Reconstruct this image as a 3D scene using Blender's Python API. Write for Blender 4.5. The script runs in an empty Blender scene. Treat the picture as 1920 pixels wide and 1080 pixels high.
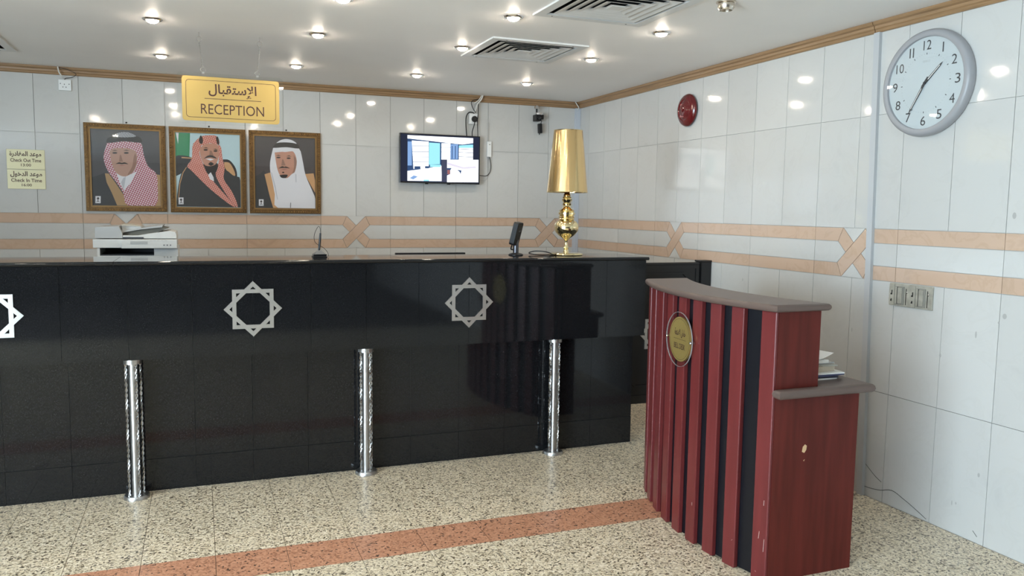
import bpy, bmesh, math, random
from mathutils import Vector, Matrix
random.seed(7)
SC = bpy.context.scene
COL = SC.collection

# ---------------------------------------------------------------- camera
CAM_H = 1.404
yaw, pitch, roll = (math.radians(a) for a in (21.29398585, -5.54014765, 0.82361849))
FPX = 1508.035
fwd = Vector((math.sin(yaw) * math.cos(pitch), math.cos(yaw) * math.cos(pitch), math.sin(pitch)))
rgt = Vector((math.cos(yaw), -math.sin(yaw), 0))
upv = rgt.cross(fwd)
r2 = rgt * math.cos(roll) + upv * math.sin(roll)
u2 = upv * math.cos(roll) - rgt * math.sin(roll)
cam = bpy.data.objects.new('camera', bpy.data.cameras.new('camera'))
COL.objects.link(cam)
cam.data.sensor_width = 36.0
cam.data.lens = FPX / 1920 * 36.0
cam.data.clip_start = 0.05
cam.matrix_world = Matrix(((r2.x, u2.x, -fwd.x, 0), (r2.y, u2.y, -fwd.y, 0), (r2.z, u2.z, -fwd.z, CAM_H), (0, 0, 0, 1)))
SC.camera = cam

# ---------------------------------------------------------------- world, light, exposure
SKY = 17.0            # overcast daylight outside the shop front
LAMP = 165.0         # radiance of each ceiling bulb
EXPOSURE = 0.62
w = bpy.data.worlds.new('daylight'); SC.world = w; w.use_nodes = True
bg = w.node_tree.nodes['Background']
bg.inputs[0].default_value = (0.67, 0.835, 1.0, 1); bg.inputs[1].default_value = SKY
SC.view_settings.view_transform = 'Standard'; SC.view_settings.look = 'None'
SC.view_settings.gamma = 1.0; SC.view_settings.use_curve_mapping = False
SC.view_settings.exposure = EXPOSURE

# room constants
XR, YB, ZC = 3.0977, 6.4017, 2.337        # right wall, back wall, ceiling
XL, YF = -4.4, -7.0                       # left wall with the shop front, wall behind the camera
YC, YD = 4.054, 4.2245                    # counter front: upper and lower panels
T = 0.2745                                # stone tile module
WIN = (-4.2, 1.4, 0.05, 2.2)              # shop front opening in the left wall: y0 y1 z0 z1
pl = bpy.data.lights.new('shopfront_portal', 'AREA'); pl.shape = 'RECTANGLE'
pl.size = WIN[3] - WIN[2]; pl.size_y = WIN[1] - WIN[0]; pl.cycles.is_portal = True
po = bpy.data.objects.new('shopfront_portal', pl); COL.objects.link(po)
po.matrix_world = Matrix.Translation((XL - 0.06, (WIN[0] + WIN[1]) / 2, (WIN[2] + WIN[3]) / 2)) @ Matrix.Rotation(math.radians(-90), 4, 'Y')

# ---------------------------------------------------------------- materials
MATS = {}
def mat(name, col, rough=0.5, metal=0.0, spec=0.5, emit=None, var=0.0, vscale=6.0, coat=0.0, bump=0.0, bscale=40.0, stretch=(1, 1, 1), objvar=0.0):
    if name in MATS: return MATS[name]
    m = bpy.data.materials.new(name); m.use_nodes = True
    nt = m.node_tree; b = nt.nodes['Principled BSDF']
    b.inputs['Roughness'].default_value = rough; b.inputs['Metallic'].default_value = metal
    b.inputs['Specular IOR Level'].default_value = spec; b.inputs['Coat Weight'].default_value = coat
    b.inputs['Coat Roughness'].default_value = 0.04
    c4 = (*col, 1)
    b.inputs['Base Color'].default_value = c4
    last = None
    if var or bump:
        g = nt.nodes.new('ShaderNodeNewGeometry')
        mp = nt.nodes.new('ShaderNodeMapping'); mp.inputs['Scale'].default_value = stretch
        nt.links.new(g.outputs['Position'], mp.inputs['Vector'])
    if var:
        n = nt.nodes.new('ShaderNodeTexNoise'); n.inputs['Scale'].default_value = vscale; n.inputs['Detail'].default_value = 6
        nt.links.new(mp.outputs[0], n.inputs['Vector'])
        r = nt.nodes.new('ShaderNodeValToRGB')
        r.color_ramp.elements[0].position = 0.3; r.color_ramp.elements[1].position = 0.7
        r.color_ramp.elements[0].color = (*[max(0, c * (1 - var)) for c in col], 1)
        r.color_ramp.elements[1].color = (*[min(1, c * (1 + var)) for c in col], 1)
        nt.links.new(n.outputs[0], r.inputs[0]); last = r.outputs[0]
    if objvar:
        oi = nt.nodes.new('ShaderNodeObjectInfo'); mr = nt.nodes.new('ShaderNodeMapRange')
        mr.inputs[3].default_value = 1 - objvar; mr.inputs[4].default_value = 1 + objvar
        nt.links.new(oi.outputs['Random'], mr.inputs[0])
        hs = nt.nodes.new('ShaderNodeHueSaturation'); hs.inputs['Color'].default_value = c4
        if last: nt.links.new(last, hs.inputs['Color'])
        nt.links.new(mr.outputs[0], hs.inputs['Value']); last = hs.outputs[0]
    if last: nt.links.new(last, b.inputs['Base Color'])
    if bump:
        n2 = nt.nodes.new('ShaderNodeTexNoise'); n2.inputs['Scale'].default_value = bscale; n2.inputs['Detail'].default_value = 4
        nt.links.new(mp.outputs[0], n2.inputs['Vector'])
        bp = nt.nodes.new('ShaderNodeBump'); bp.inputs['Strength'].default_value = bump; bp.inputs['Distance'].default_value = 0.002
        nt.links.new(n2.outputs[0], bp.inputs['Height']); nt.links.new(bp.outputs[0], b.inputs['Normal'])
    if emit:
        b.inputs['Emission Color'].default_value = (*emit[0], 1); b.inputs['Emission Strength'].default_value = emit[1]
    MATS[name] = m
    return m

def marble(name, col, vein, amount, rough=0.07):
    m = mat(name, col, rough, spec=0.5, objvar=0.035)
    nt = m.node_tree; b = nt.nodes['Principled BSDF']
    hs = [n for n in nt.nodes if n.type == 'HUE_SAT'][0]
    g = nt.nodes.new('ShaderNodeNewGeometry'); oi = nt.nodes.new('ShaderNodeObjectInfo')
    vm = nt.nodes.new('ShaderNodeVectorMath'); vm.operation = 'ADD'
    sc = nt.nodes.new('ShaderNodeMath'); sc.operation = 'MULTIPLY'; sc.inputs[1].default_value = 17.0
    nt.links.new(oi.outputs['Random'], sc.inputs[0])
    nt.links.new(g.outputs['Position'], vm.inputs[0]); nt.links.new(sc.outputs[0], vm.inputs[1])
    n = nt.nodes.new('ShaderNodeTexNoise'); n.inputs['Scale'].default_value = 5.0; n.inputs['Detail'].default_value = 8; n.inputs['Distortion'].default_value = 1.4
    nt.links.new(vm.outputs[0], n.inputs['Vector'])
    r = nt.nodes.new('ShaderNodeValToRGB'); e = r.color_ramp.elements
    e[0].position = 0.30; e[0].color = (*col, 1)
    e[1].position = 0.75; e[1].color = (*[c * (1 - amount * 0.6) for c in col], 1)
    x = e.new(0.52); x.color = (*col, 1)
    x = e.new(0.56); x.color = (*[c * (1 - amount) + v * amount for c, v in zip(col, vein)], 1)
    x = e.new(0.60); x.color = (*col, 1)
    nt.links.new(n.outputs[0], r.inputs[0]); nt.links.new(r.outputs[0], hs.inputs['Color'])
    return m

def terrazzo(name, stops, scale=95.0, rough=0.28):
    m = mat(name, stops[-1][1], rough, spec=0.45)
    nt = m.node_tree; b = nt.nodes['Principled BSDF']
    g = nt.nodes.new('ShaderNodeNewGeometry')
    v = nt.nodes.new('ShaderNodeTexVoronoi'); v.inputs['Scale'].default_value = scale
    nz = nt.nodes.new('ShaderNodeTexNoise'); nz.inputs['Scale'].default_value = 60; nz.inputs['Detail'].default_value = 2
    nt.links.new(g.outputs['Position'], nz.inputs['Vector'])
    mx = nt.nodes.new('ShaderNodeVectorMath'); mx.operation = 'MULTIPLY_ADD'
    mx.inputs[1].default_value = (0.02, 0.02, 0.0)
    nt.links.new(nz.outputs['Color'], mx.inputs[0]); nt.links.new(g.outputs['Position'], mx.inputs[2])
    nt.links.new(mx.outputs[0], v.inputs['Vector'])
    sp = nt.nodes.new('ShaderNodeSeparateColor'); nt.links.new(v.outputs['Color'], sp.inputs[0])
    r = nt.nodes.new('ShaderNodeValToRGB'); r.color_ramp.interpolation = 'CONSTANT'
    e = r.color_ramp.elements
    e[0].position = 0; e[0].color = (*stops[0][1], 1)
    e[1].position = stops[1][0]; e[1].color = (*stops[1][1], 1)
    for p, c in stops[2:]:
        k = e.new(p); k.color = (*c, 1)
    nt.links.new(sp.outputs[0], r.inputs[0]); nt.links.new(r.outputs[0], b.inputs['Base Color'])
    return m

def glass(name, tint=(1, 1, 1), gloss=1.0):
    if name in MATS: return MATS[name]
    m = bpy.data.materials.new(name); m.use_nodes = True; nt = m.node_tree
    nt.nodes.remove(nt.nodes['Principled BSDF']); out = nt.nodes['Material Output']
    t = nt.nodes.new('ShaderNodeBsdfTransparent'); t.inputs[0].default_value = (*tint, 1)
    g = nt.nodes.new('ShaderNodeBsdfGlossy'); g.inputs['Roughness'].default_value = 0.02
    f = nt.nodes.new('ShaderNodeFresnel'); f.inputs[0].default_value = 1.5
    x = nt.nodes.new('ShaderNodeMixShader')
    gm = nt.nodes.new('ShaderNodeNewGeometry'); mu = nt.nodes.new('ShaderNodeMath'); mu.operation = 'SUBTRACT'; mu.use_clamp = True   # reflect on outer faces only
    nt.links.new(f.outputs[0], mu.inputs[0]); nt.links.new(gm.outputs['Backfacing'], mu.inputs[1])
    nt.links.new(mu.outputs[0], x.inputs[0]); nt.links.new(t.outputs[0], x.inputs[1]); nt.links.new(g.outputs[0], x.inputs[2])
    nt.links.new(x.outputs[0], out.inputs['Surface'])
    MATS[name] = m; return m

def emission(name, col, strength):
    if name in MATS: return MATS[name]
    m = bpy.data.materials.new(name); m.use_nodes = True; nt = m.node_tree
    nt.nodes.remove(nt.nodes['Principled BSDF'])
    e = nt.nodes.new('ShaderNodeEmission'); e.inputs[0].default_value = (*col, 1); e.inputs[1].default_value = strength
    nt.links.new(e.outputs[0], nt.nodes['Material Output'].inputs['Surface'])
    MATS[name] = m; return m

def checker(name, a, b_, scale, rough=0.5):
    m = mat(name, a, rough)
    nt = m.node_tree
    g = nt.nodes.new('ShaderNodeNewGeometry'); c = nt.nodes.new('ShaderNodeTexChecker')
    mp = nt.nodes.new('ShaderNodeMapping'); mp.inputs['Rotation'].default_value = (0, 0.35, 0); mp.inputs['Location'].default_value = (0, 0.37, 0)
    mp.inputs['Scale'].default_value = (1, 0.01, 1)
    c.inputs['Color1'].default_value = (*a, 1); c.inputs['Color2'].default_value = (*b_, 1); c.inputs['Scale'].default_value = scale
    nt.links.new(g.outputs['Position'], mp.inputs[0]); nt.links.new(mp.outputs[0], c.inputs['Vector'])
    nt.links.new(c.outputs[0], nt.nodes['Principled BSDF'].inputs['Base Color'])
    return m

M_WALL = marble('white_marble', (0.545, 0.535, 0.51), (0.42, 0.40, 0.36), 0.10)
M_PEACH = marble('peach_marble', (0.54, 0.385, 0.285), (0.35, 0.24, 0.14), 0.18)
M_GROUT = mat('grout', (0.50, 0.48, 0.44), 0.8)
M_PAINT = mat('ceiling_paint', (0.90, 0.875, 0.85), 0.55, var=0.02, vscale=2.0)
M_PLAIN = mat('plain_plaster', (0.50, 0.47, 0.43), 0.7)
M_LOBBY = mat('unseen_dark_wall', (0.07, 0.05, 0.04), 0.5); M_DARK_FLOOR = mat('unseen_dark_floor', (0.06, 0.045, 0.04), 0.9)  # dark finishes added out of view to dim the counter's reflections
M_CROWN = mat('oak_varnish', (0.29, 0.172, 0.085), 0.35, var=0.22, vscale=9, stretch=(0.5, 0.5, 25))
M_FLOOR = terrazzo('terrazzo', [(0, (0.09, 0.073, 0.05)), (0.11, (0.33, 0.27, 0.185)), (0.25, (0.59, 0.505, 0.37)), (0.48, (0.77, 0.67, 0.50)), (0.82, (0.89, 0.80, 0.64))], 150.0)
M_PINK = terrazzo('pink_terrazzo', [(0, (0.10, 0.06, 0.045)), (0.06, (0.40, 0.19, 0.115)), (0.25, (0.55, 0.275, 0.17)), (0.70, (0.63, 0.33, 0.21))], 130.0)
M_JOINT = mat('floor_joint', (0.22, 0.19, 0.15), 0.8)
M_GRANITE = mat('black_granite', (0.008, 0.0085, 0.0095), 0.06, spec=0.40, var=0.5, vscale=220)
M_GJOINT = mat('granite_joint', (0.20, 0.21, 0.21), 0.6)
M_STEEL = mat('brushed_steel', (0.50, 0.49, 0.48), 0.34, 1.0)
M_ROD = mat('twisted_steel', (0.46, 0.455, 0.45), 0.25, 1.0)
M_CHROME = mat('chrome', (0.80, 0.80, 0.80), 0.08, 1.0)
M_ALU = mat('emblem_steel', (0.66, 0.65, 0.64), 0.32, 1.0, bump=0.3, bscale=300)
M_GOLDP = mat('gold_plate', (0.55, 0.39, 0.135), 0.33, 0.6, var=0.05, vscale=3)
M_GOLD = mat('gold_polished', (0.88, 0.74, 0.44), 0.07, 1.0)
M_SHADE = mat('gold_foil_shade', (0.76, 0.545, 0.27), 0.15, 1.0, bump=1.0, bscale=40, stretch=(1, 1, 0.01))
M_TEXT = mat('dark_print', (0.06, 0.02, 0.015), 0.5)
M_BLACK = mat('black_plastic', (0.009, 0.009, 0.010), 0.4, spec=0.3)
M_BLACKG = mat('gloss_black', (0.010, 0.010, 0.011), 0.12)
M_WHITEP = mat('white_plastic', (0.78, 0.78, 0.76), 0.4)
M_CABLEW = mat('white_cable', (0.70, 0.68, 0.64), 0.5)
M_MAHOG = mat('mahogany', (0.090, 0.015, 0.011), 0.42, spec=0.16, var=0.22, vscale=5, stretch=(6, 6, 0.5))
M_SLAT = mat('mahogany_slat', (0.130, 0.021, 0.021), 0.33, spec=0.35, var=0.12, vscale=6, stretch=(6, 6, 0.5))
M_NAVY = mat('dark_laminate', (0.006, 0.0065, 0.0095), 0.34, spec=0.3)
M_TOP = mat('brown_laminate', (0.112, 0.078, 0.066), 0.36, spec=0.35)
M_GLASS = glass('picture_glass'); M_ACRYL = glass('clear_acrylic', (0.97, 0.98, 0.97))
M_BULB = emission('bulb_glow', (1.0, 0.885, 0.72), LAMP)

# ---------------------------------------------------------------- mesh helpers
WORLD = {}
def tag(o, label=None, cat=None, group=None, kind=None):
    if label: o['label'] = label
    if cat: o['category'] = cat
    if group: o['group'] = group
    if kind: o['kind'] = kind
    return o
def empty(name, loc, label=None, cat=None, group=None):
    o = bpy.data.objects.new(name, None); o.empty_display_size = 0.05
    COL.objects.link(o); o.location = loc; WORLD[o.name] = Vector(loc)
    return tag(o, label, cat, group)

class Frame:
    """u, v, w axes at an origin; right-handed"""
    def __init__(s, o, u, v):
        s.o = Vector(o); s.u = Vector(u).normalized(); s.v = Vector(v).normalized(); s.w = s.u.cross(s.v)
    def __call__(s, u, v, w=0.0): return s.o + s.u * u + s.v * v + s.w * w
W0 = Frame((0, 0, 0), (1, 0, 0), (0, 1, 0))
BACK = Frame((0, YB, 0), (1, 0, 0), (0, 0, 1))        # w points into the room
RIGHT = Frame((XR, 0, 0), (0, -1, 0), (0, 0, 1))      # u = -y

class G:
    def __init__(s): s.v = []; s.f = []
    def add(s, vs, fs):
        n = len(s.v); s.v += [Vector(p) for p in vs]; s.f += [[i + n for i in f] for f in fs]; return s
    def box(s, a, b, F=W0):
        x0, y0, z0 = a; x1, y1, z1 = b
        return s.add([F(x, y, z) for z in (z0, z1) for y in (y0, y1) for x in (x0, x1)],
                     [(0, 2, 3, 1), (4, 5, 7, 6), (0, 1, 5, 4), (2, 6, 7, 3), (0, 4, 6, 2), (1, 3, 7, 5)])
    def prism(s, poly, w0, w1, F=W0):
        n = len(poly)
        return s.add([F(u, v, w0) for u, v in poly] + [F(u, v, w1) for u, v in poly],
                     [tuple(reversed(range(n))), tuple(range(n, 2 * n))] + [(i, (i + 1) % n, n + (i + 1) % n, n + i) for i in range(n)])
    def flat(s, poly, w, F=W0):
        return s.add([F(u, v, w) for u, v in poly], [tuple(range(len(poly)))])
    def ring(s, outer, inner, w0, w1, F=W0):
        """prism between two closed outlines with the same point count"""
        n = len(outer)
        vs = [F(u, v, w) for w in (w0, w1) for P in (outer, inner) for u, v in P]
        fs = []
        for i in range(n):
            j = (i + 1) % n
            fs += [(i, n + i, n + j, j), (2 * n + i, 2 * n + j, 3 * n + j, 3 * n + i), (i, j, 2 * n + j, 2 * n + i), (n + i, 3 * n + i, 3 * n + j, n + j)]
        return s.add(vs, fs)
    def lathe(s, prof, c, F=None, seg=32, close=True):
        """prof: (radius, height) along the frame's w axis"""
        F = F or Frame(c, (1, 0, 0), (0, 1, 0))
        n = len(s.v); vs = []; fs = []
        for r, h in prof:
            for k in range(seg):
                a = 2 * math.pi * k / seg
                vs.append(F(r * math.cos(a), r * math.sin(a), h))
        for i in range(len(prof) - 1):
            for k in range(seg):
                k2 = (k + 1) % seg
                fs.append((i * seg + k, i * seg + k2, (i + 1) * seg + k2, (i + 1) * seg + k))
        if close:
            fs.append(tuple(range(seg - 1, -1, -1))); fs.append(tuple(range((len(prof) - 1) * seg, len(prof) * seg)))
        return s.add(vs, fs)
    def tube(s, pts, r, seg=8):
        pts = [Vector(p) for p in pts]; vs = []; fs = []
        prev = None
        for i, p in enumerate(pts):
            t = (pts[min(i + 1, len(pts) - 1)] - pts[max(i - 1, 0)]).normalized()
            a = prev if prev is not None else (Vector((0, 0, 1)) if abs(t.z) < 0.9 else Vector((1, 0, 0)))
            x = (a - t * a.dot(t)).normalized(); prev = x; y = t.cross(x)
            rr = r[i] if isinstance(r, (list, tuple)) else r
            for k in range(seg):
                q = 2 * math.pi * k / seg
                vs.append(p + x * rr * math.cos(q) + y * rr * math.sin(q))
        for i in range(len(pts) - 1):
            for k in range(seg):
                k2 = (k + 1) % seg
                fs.append((i * seg + k, i * seg + k2, (i + 1) * seg + k2, (i + 1) * seg + k))
        fs.append(tuple(range(seg - 1, -1, -1))); fs.append(tuple(range((len(pts) - 1) * seg, len(pts) * seg)))
        return s.add(vs, fs)
    def torus(s, c, R, r, F, seg=18, ss=6):
        vs = []; fs = []
        for i in range(seg):
            a = 2 * math.pi * i / seg
            for k in range(ss):
                q = 2 * math.pi * k / ss
                vs.append(F(c[0] + (R + r * math.cos(q)) * math.cos(a), c[1] + (R + r * math.cos(q)) * math.sin(a), c[2] + r * math.sin(q)))
        for i in range(seg):
            for k in range(ss):
                i2, k2 = (i + 1) % seg, (k + 1) % ss
                fs.append((i * ss + k, i2 * ss + k, i2 * ss + k2, i * ss + k2))
        return s.add(vs, fs)
    def build(s, name, m, parent=None, smooth=False, bevel=0.0, kind=None, recalc=True):
        lo = Vector([min(p[i] for p in s.v) for i in range(3)]); hi = Vector([max(p[i] for p in s.v) for i in range(3)])
        org = Vector(((lo.x + hi.x) / 2, (lo.y + hi.y) / 2, lo.z))
        me = bpy.data.meshes.new(name)
        me.from_pydata([p - org for p in s.v], [], s.f)
        if recalc:
            bm = bmesh.new(); bm.from_mesh(me)
            bmesh.ops.recalc_face_normals(bm, faces=bm.faces)
            if bevel: bmesh.ops.bevel(bm, geom=list(bm.edges), offset=bevel, segments=2, affect='EDGES', profile=0.5)
            bm.to_mesh(me); bm.free()
        if smooth:
            me.polygons.foreach_set('use_smooth', [True] * len(me.polygons))
            me.set_sharp_from_angle(angle=math.radians(40))
        me.materials.append(m)
        o = bpy.data.objects.new(name, me); COL.objects.link(o)
        WORLD[o.name] = org
        o.location = org
        if parent is not None:
            o.parent = parent; o.location = org - WORLD[parent.name]
        if kind: o['kind'] = kind
        return o
def copy_tree(o, dloc=(0, 0, 0), parent=None, label=None):
    c = o.copy(); COL.objects.link(c)
    WORLD[c.name] = WORLD[o.name] + Vector(dloc)
    c.parent = parent
    c.location = WORLD[c.name] - (WORLD[parent.name] if parent else Vector((0, 0, 0)))
    if label: c['label'] = label
    for ch in [x for x in COL.objects if x.parent == o]: copy_tree(ch, dloc, c)
    return c
def circ(r, n=24, c=(0, 0), a0=0.0): return [(c[0] + r * math.cos(a0 + 2 * math.pi * k / n), c[1] + r * math.sin(a0 + 2 * math.pi * k / n)) for k in range(n)]
def ell(cx, cy, rx, ry, n=16): return [(cx + rx * math.cos(2 * math.pi * k / n), cy + ry * math.sin(2 * math.pi * k / n)) for k in range(n)]
def rrect(x0, y0, x1, y1, r, n=4):
    P = []
    for cx, cy, a in ((x1 - r, y1 - r, 0), (x0 + r, y1 - r, 90), (x0 + r, y0 + r, 180), (x1 - r, y0 + r, 270)):
        for k in range(n + 1):
            q = math.radians(a + 90 * k / n); P.append((cx + r * math.cos(q), cy + r * math.sin(q)))
    return P
def spline(pts, n=8):
    P = [Vector(p) for p in pts]; out = []
    for i in range(len(P) - 1):
        a, b, c, d = P[max(i - 1, 0)], P[i], P[i + 1], P[min(i + 2, len(P) - 1)]
        for k in range(n):
            t = k / n
            out.append(0.5 * ((2 * b) + (c - a) * t + (2 * a - 5 * b + 4 * c - d) * t * t + (3 * b - a - 3 * c + d) * t ** 3))
    out.append(P[-1]); return out

# Arabic letters joined by hand: isolated, final, initial, medial forms
AR = {'ا': (0xFE8D, 0xFE8E, 0, 0), 'إ': (0xFE87, 0xFE88, 0, 0), 'ب': (0xFE8F, 0xFE90, 0xFE91, 0xFE92), 'ة': (0xFE93, 0xFE94, 0, 0), 'ت': (0xFE95, 0xFE96, 0xFE97, 0xFE98),
      'ح': (0xFEA1, 0xFEA2, 0xFEA3, 0xFEA4), 'خ': (0xFEA5, 0xFEA6, 0xFEA7, 0xFEA8), 'د': (0xFEA9, 0xFEAA, 0, 0), 'ر': (0xFEAD, 0xFEAE, 0, 0), 'س': (0xFEB1, 0xFEB2, 0xFEB3, 0xFEB4),
      'ع': (0xFEC9, 0xFECA, 0xFECB, 0xFECC), 'غ': (0xFECD, 0xFECE, 0xFECF, 0xFED0), 'ق': (0xFED5, 0xFED6, 0xFED7, 0xFED8), 'ل': (0xFEDD, 0xFEDE, 0xFEDF, 0xFEE0),
      'م': (0xFEE1, 0xFEE2, 0xFEE3, 0xFEE4), 'و': (0xFEED, 0xFEEE, 0, 0), 'L': (0xFEFB, 0xFEFC, 0, 0), 'I': (0xFEF9, 0xFEFA, 0, 0)}
def arabic(s):
    s = s.replace('لإ', 'I').replace('لا', 'L'); out = []
    for i, ch in enumerate(s):
        if ch == ' ': out.append(' '); continue
        iso, fin, ini, med = AR[ch]
        pj = i > 0 and s[i - 1] != ' ' and AR[s[i - 1]][2] != 0
        nj = ini != 0 and i + 1 < len(s) and s[i + 1] != ' '
        out.append(chr(med if pj and nj else fin if pj else ini if nj else iso))
    return ''.join(reversed(out))
def text(name, body, F, cu, cv, width, height, w, m, parent, fat=0.0):
    c = bpy.data.curves.new(name, 'FONT'); c.body = body; c.resolution_u = 3
    o = bpy.data.objects.new(name, c); COL.objects.link(o)
    if fat: c.offset = fat
    bpy.context.view_layer.update()
    me = bpy.data.meshes.new_from_object(o.evaluated_get(bpy.context.evaluated_depsgraph_get()))
    bpy.data.objects.remove(o); bpy.data.curves.remove(c)
    xs = [v.co.x for v in me.vertices]; ys = [v.co.y for v in me.vertices]
    sx = width / (max(xs) - min(xs)); sy = height / (max(ys) - min(ys)) if height else sx
    mx, my = (max(xs) + min(xs)) / 2, (max(ys) + min(ys)) / 2
    g = G(); g.v = [F(cu + (v.co.x - mx) * sx, cv + (v.co.y - my) * sy, w) for v in me.vertices]
    g.f = [tuple(p.vertices) for p in me.polygons]
    bpy.data.meshes.remove(me)
    return g.build(name, m, parent, recalc=False)

def struct(name, g, m, parent=None, **k): return g.build(name, m, parent, kind='structure', **k)

# ================================================================ the setting
# floor: terrazzo tiles in rows with a pink strip, plain terrazzo, then an added dark floor, behind the camera
fl = struct('floor', G().box((XL, YF, -0.06), (XR + 0.1, YB + 0.1, -0.005)), M_JOINT)
XG = 0.034
kx0, kx1 = -9, 11
meshes = {}
def floor_tile(x0, x1, y0, y1, m, name='tile'):
    g = 0.0012
    G().box((x0 + g, y0 + g, -0.0055), (x1 - g, y1 - g, 0.0)).build(name, m, fl)
xs_f = [XL] + [XG + T * k for k in range(kx0, kx1 + 1)] + [XR]
for i in range(len(xs_f) - 1):
    for y0, y1, m in ((1.38, 2.24, M_FLOOR), (2.24, 3.10, M_FLOOR), (3.10, 3.34, M_PINK), (3.34, 4.22, M_FLOOR), (4.22, 5.10, M_FLOOR), (5.10, YB, M_FLOOR)):
        if y0 > 4.2 and xs_f[i] < 2.0: continue
        floor_tile(xs_f[i], xs_f[i + 1], y0, y1, m)
floor_tile(XL, XR, -1.2, 1.38, M_FLOOR, 'terrazzo_field'); floor_tile(XL, XR, YF, -1.2, M_DARK_FLOOR, 'added_dark_floor')
floor_tile(XL, XG + T * 7, 4.22, YB, M_FLOOR, 'terrazzo_field')

# ceiling with openings for the three air diffusers
VENTS = [(1.51, 4.20), (1.51, 3.07), (-1.592, 5.265)]; VS = 0.57
xs = sorted({XL - .1, XR + .1} | {a for v in VENTS for a in (v[0], v[0] + VS)}); ys = sorted({YF - .1, YB + .1} | {a for v in VENTS for a in (v[1], v[1] + VS)})
g = G()
for i in range(len(xs) - 1):
    for j in range(len(ys) - 1):
        mx, my = (xs[i] + xs[i + 1]) / 2, (ys[j] + ys[j + 1]) / 2
        if any(v[0] < mx < v[0] + VS and v[1] < my < v[1] + VS for v in VENTS): continue
        g.box((xs[i], ys[j], ZC), (xs[i + 1], ys[j + 1], ZC + 0.08))
ceil = struct('ceiling', g, M_PAINT)

wb = struct('wall_back', G().box((XL - .1, YB + 0.008, -0.06), (XR + .1, YB + 0.14, ZC)), M_GROUT)
wr = struct('wall_right', G().box((XR + 0.008, YF, -0.06), (XR + 0.14, YB + 0.14, ZC)), M_GROUT)
wf = struct('wall_front', G().box((XL - .1, YF - 0.12, -0.06), (XR + .14, YF, ZC)), M_LOBBY)
wl = G()
wl.box((XL - .12, YF, -0.06), (XL, WIN[0], ZC)); wl.box((XL - .12, WIN[1], -0.06), (XL, YB, ZC))
wl.box((XL - .12, WIN[0], -0.06), (XL, WIN[1], WIN[2])); wl.box((XL - .12, WIN[0], WIN[3]), (XL, WIN[1], ZC))
wl = struct('wall_left', wl, M_PLAIN)
wn = struct('window_1', G().ring([(WIN[0], WIN[2]), (WIN[1], WIN[2]), (WIN[1], WIN[3]), (WIN[0], WIN[3])],
        [(WIN[0] + .06, WIN[2] + .06), (WIN[1] - .06, WIN[2] + .06), (WIN[1] - .06, WIN[3] - .06), (WIN[0] + .06, WIN[3] - .06)], -0.04, 0.02, Frame((XL - 0.05, 0, 0), (0, 1, 0), (0, 0, 1))), M_ALU)
for k in range(1, 5):
    y = WIN[0] + (WIN[1] - WIN[0]) * k / 5
    G().box((XL - .08, y - .03, WIN[2] + .06), (XL - .03, y + .03, WIN[3] - .06)).build('mullion', M_ALU, wn)
for k in range(5):
    y0 = WIN[0] + (WIN[1] - WIN[0]) * k / 5 + .035; y1 = WIN[0] + (WIN[1] - WIN[0]) * (k + 1) / 5 - .035
    G().box((XL - .057, y0, WIN[2] + .06), (XL - .053, y1, WIN[3] - .06)).build('pane', M_ACRYL, wn)

# stone cladding: each tile a piece of its own
Z0, Z1, B0, B1, B2, B3, Z4, Z5 = 0.0, 0.539, 1.0862, 1.1572, 1.2671, 1.3379, 1.889, ZC
GAP = 0.0013
def inset(poly, d):
    """shrink a convex polygon (either winding) by d"""
    n = len(poly); A = sum(poly[i][0] * poly[(i + 1) % n][1] - poly[(i + 1) % n][0] * poly[i][1] for i in range(n))
    if A < 0: poly = poly[::-1]
    lines = []
    for i in range(n):
        a, b = Vector(poly[i]), Vector(poly[(i + 1) % n]); t = (b - a).normalized(); nn = Vector((-t.y, t.x))
        lines.append((a + nn * d, t))
    out = []
    for i in range(n):
        (p, t), (q, s) = lines[i - 1], lines[i]
        k = (q - p).cross(s) / t.cross(s) if abs(t.cross(s)) > 1e-6 else 0
        out.append(tuple(p + t * k))
    return out
def tile(poly, F, m, parent, name='tile'):
    dz = random.uniform(-0.0004, 0.0004)
    G().prism(inset(poly, GAP), -0.009, dz, F).build(name, m, parent)
def rect(a, b, c, d): return [(a, c), (b, c), (b, d), (a, d)]
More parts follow.
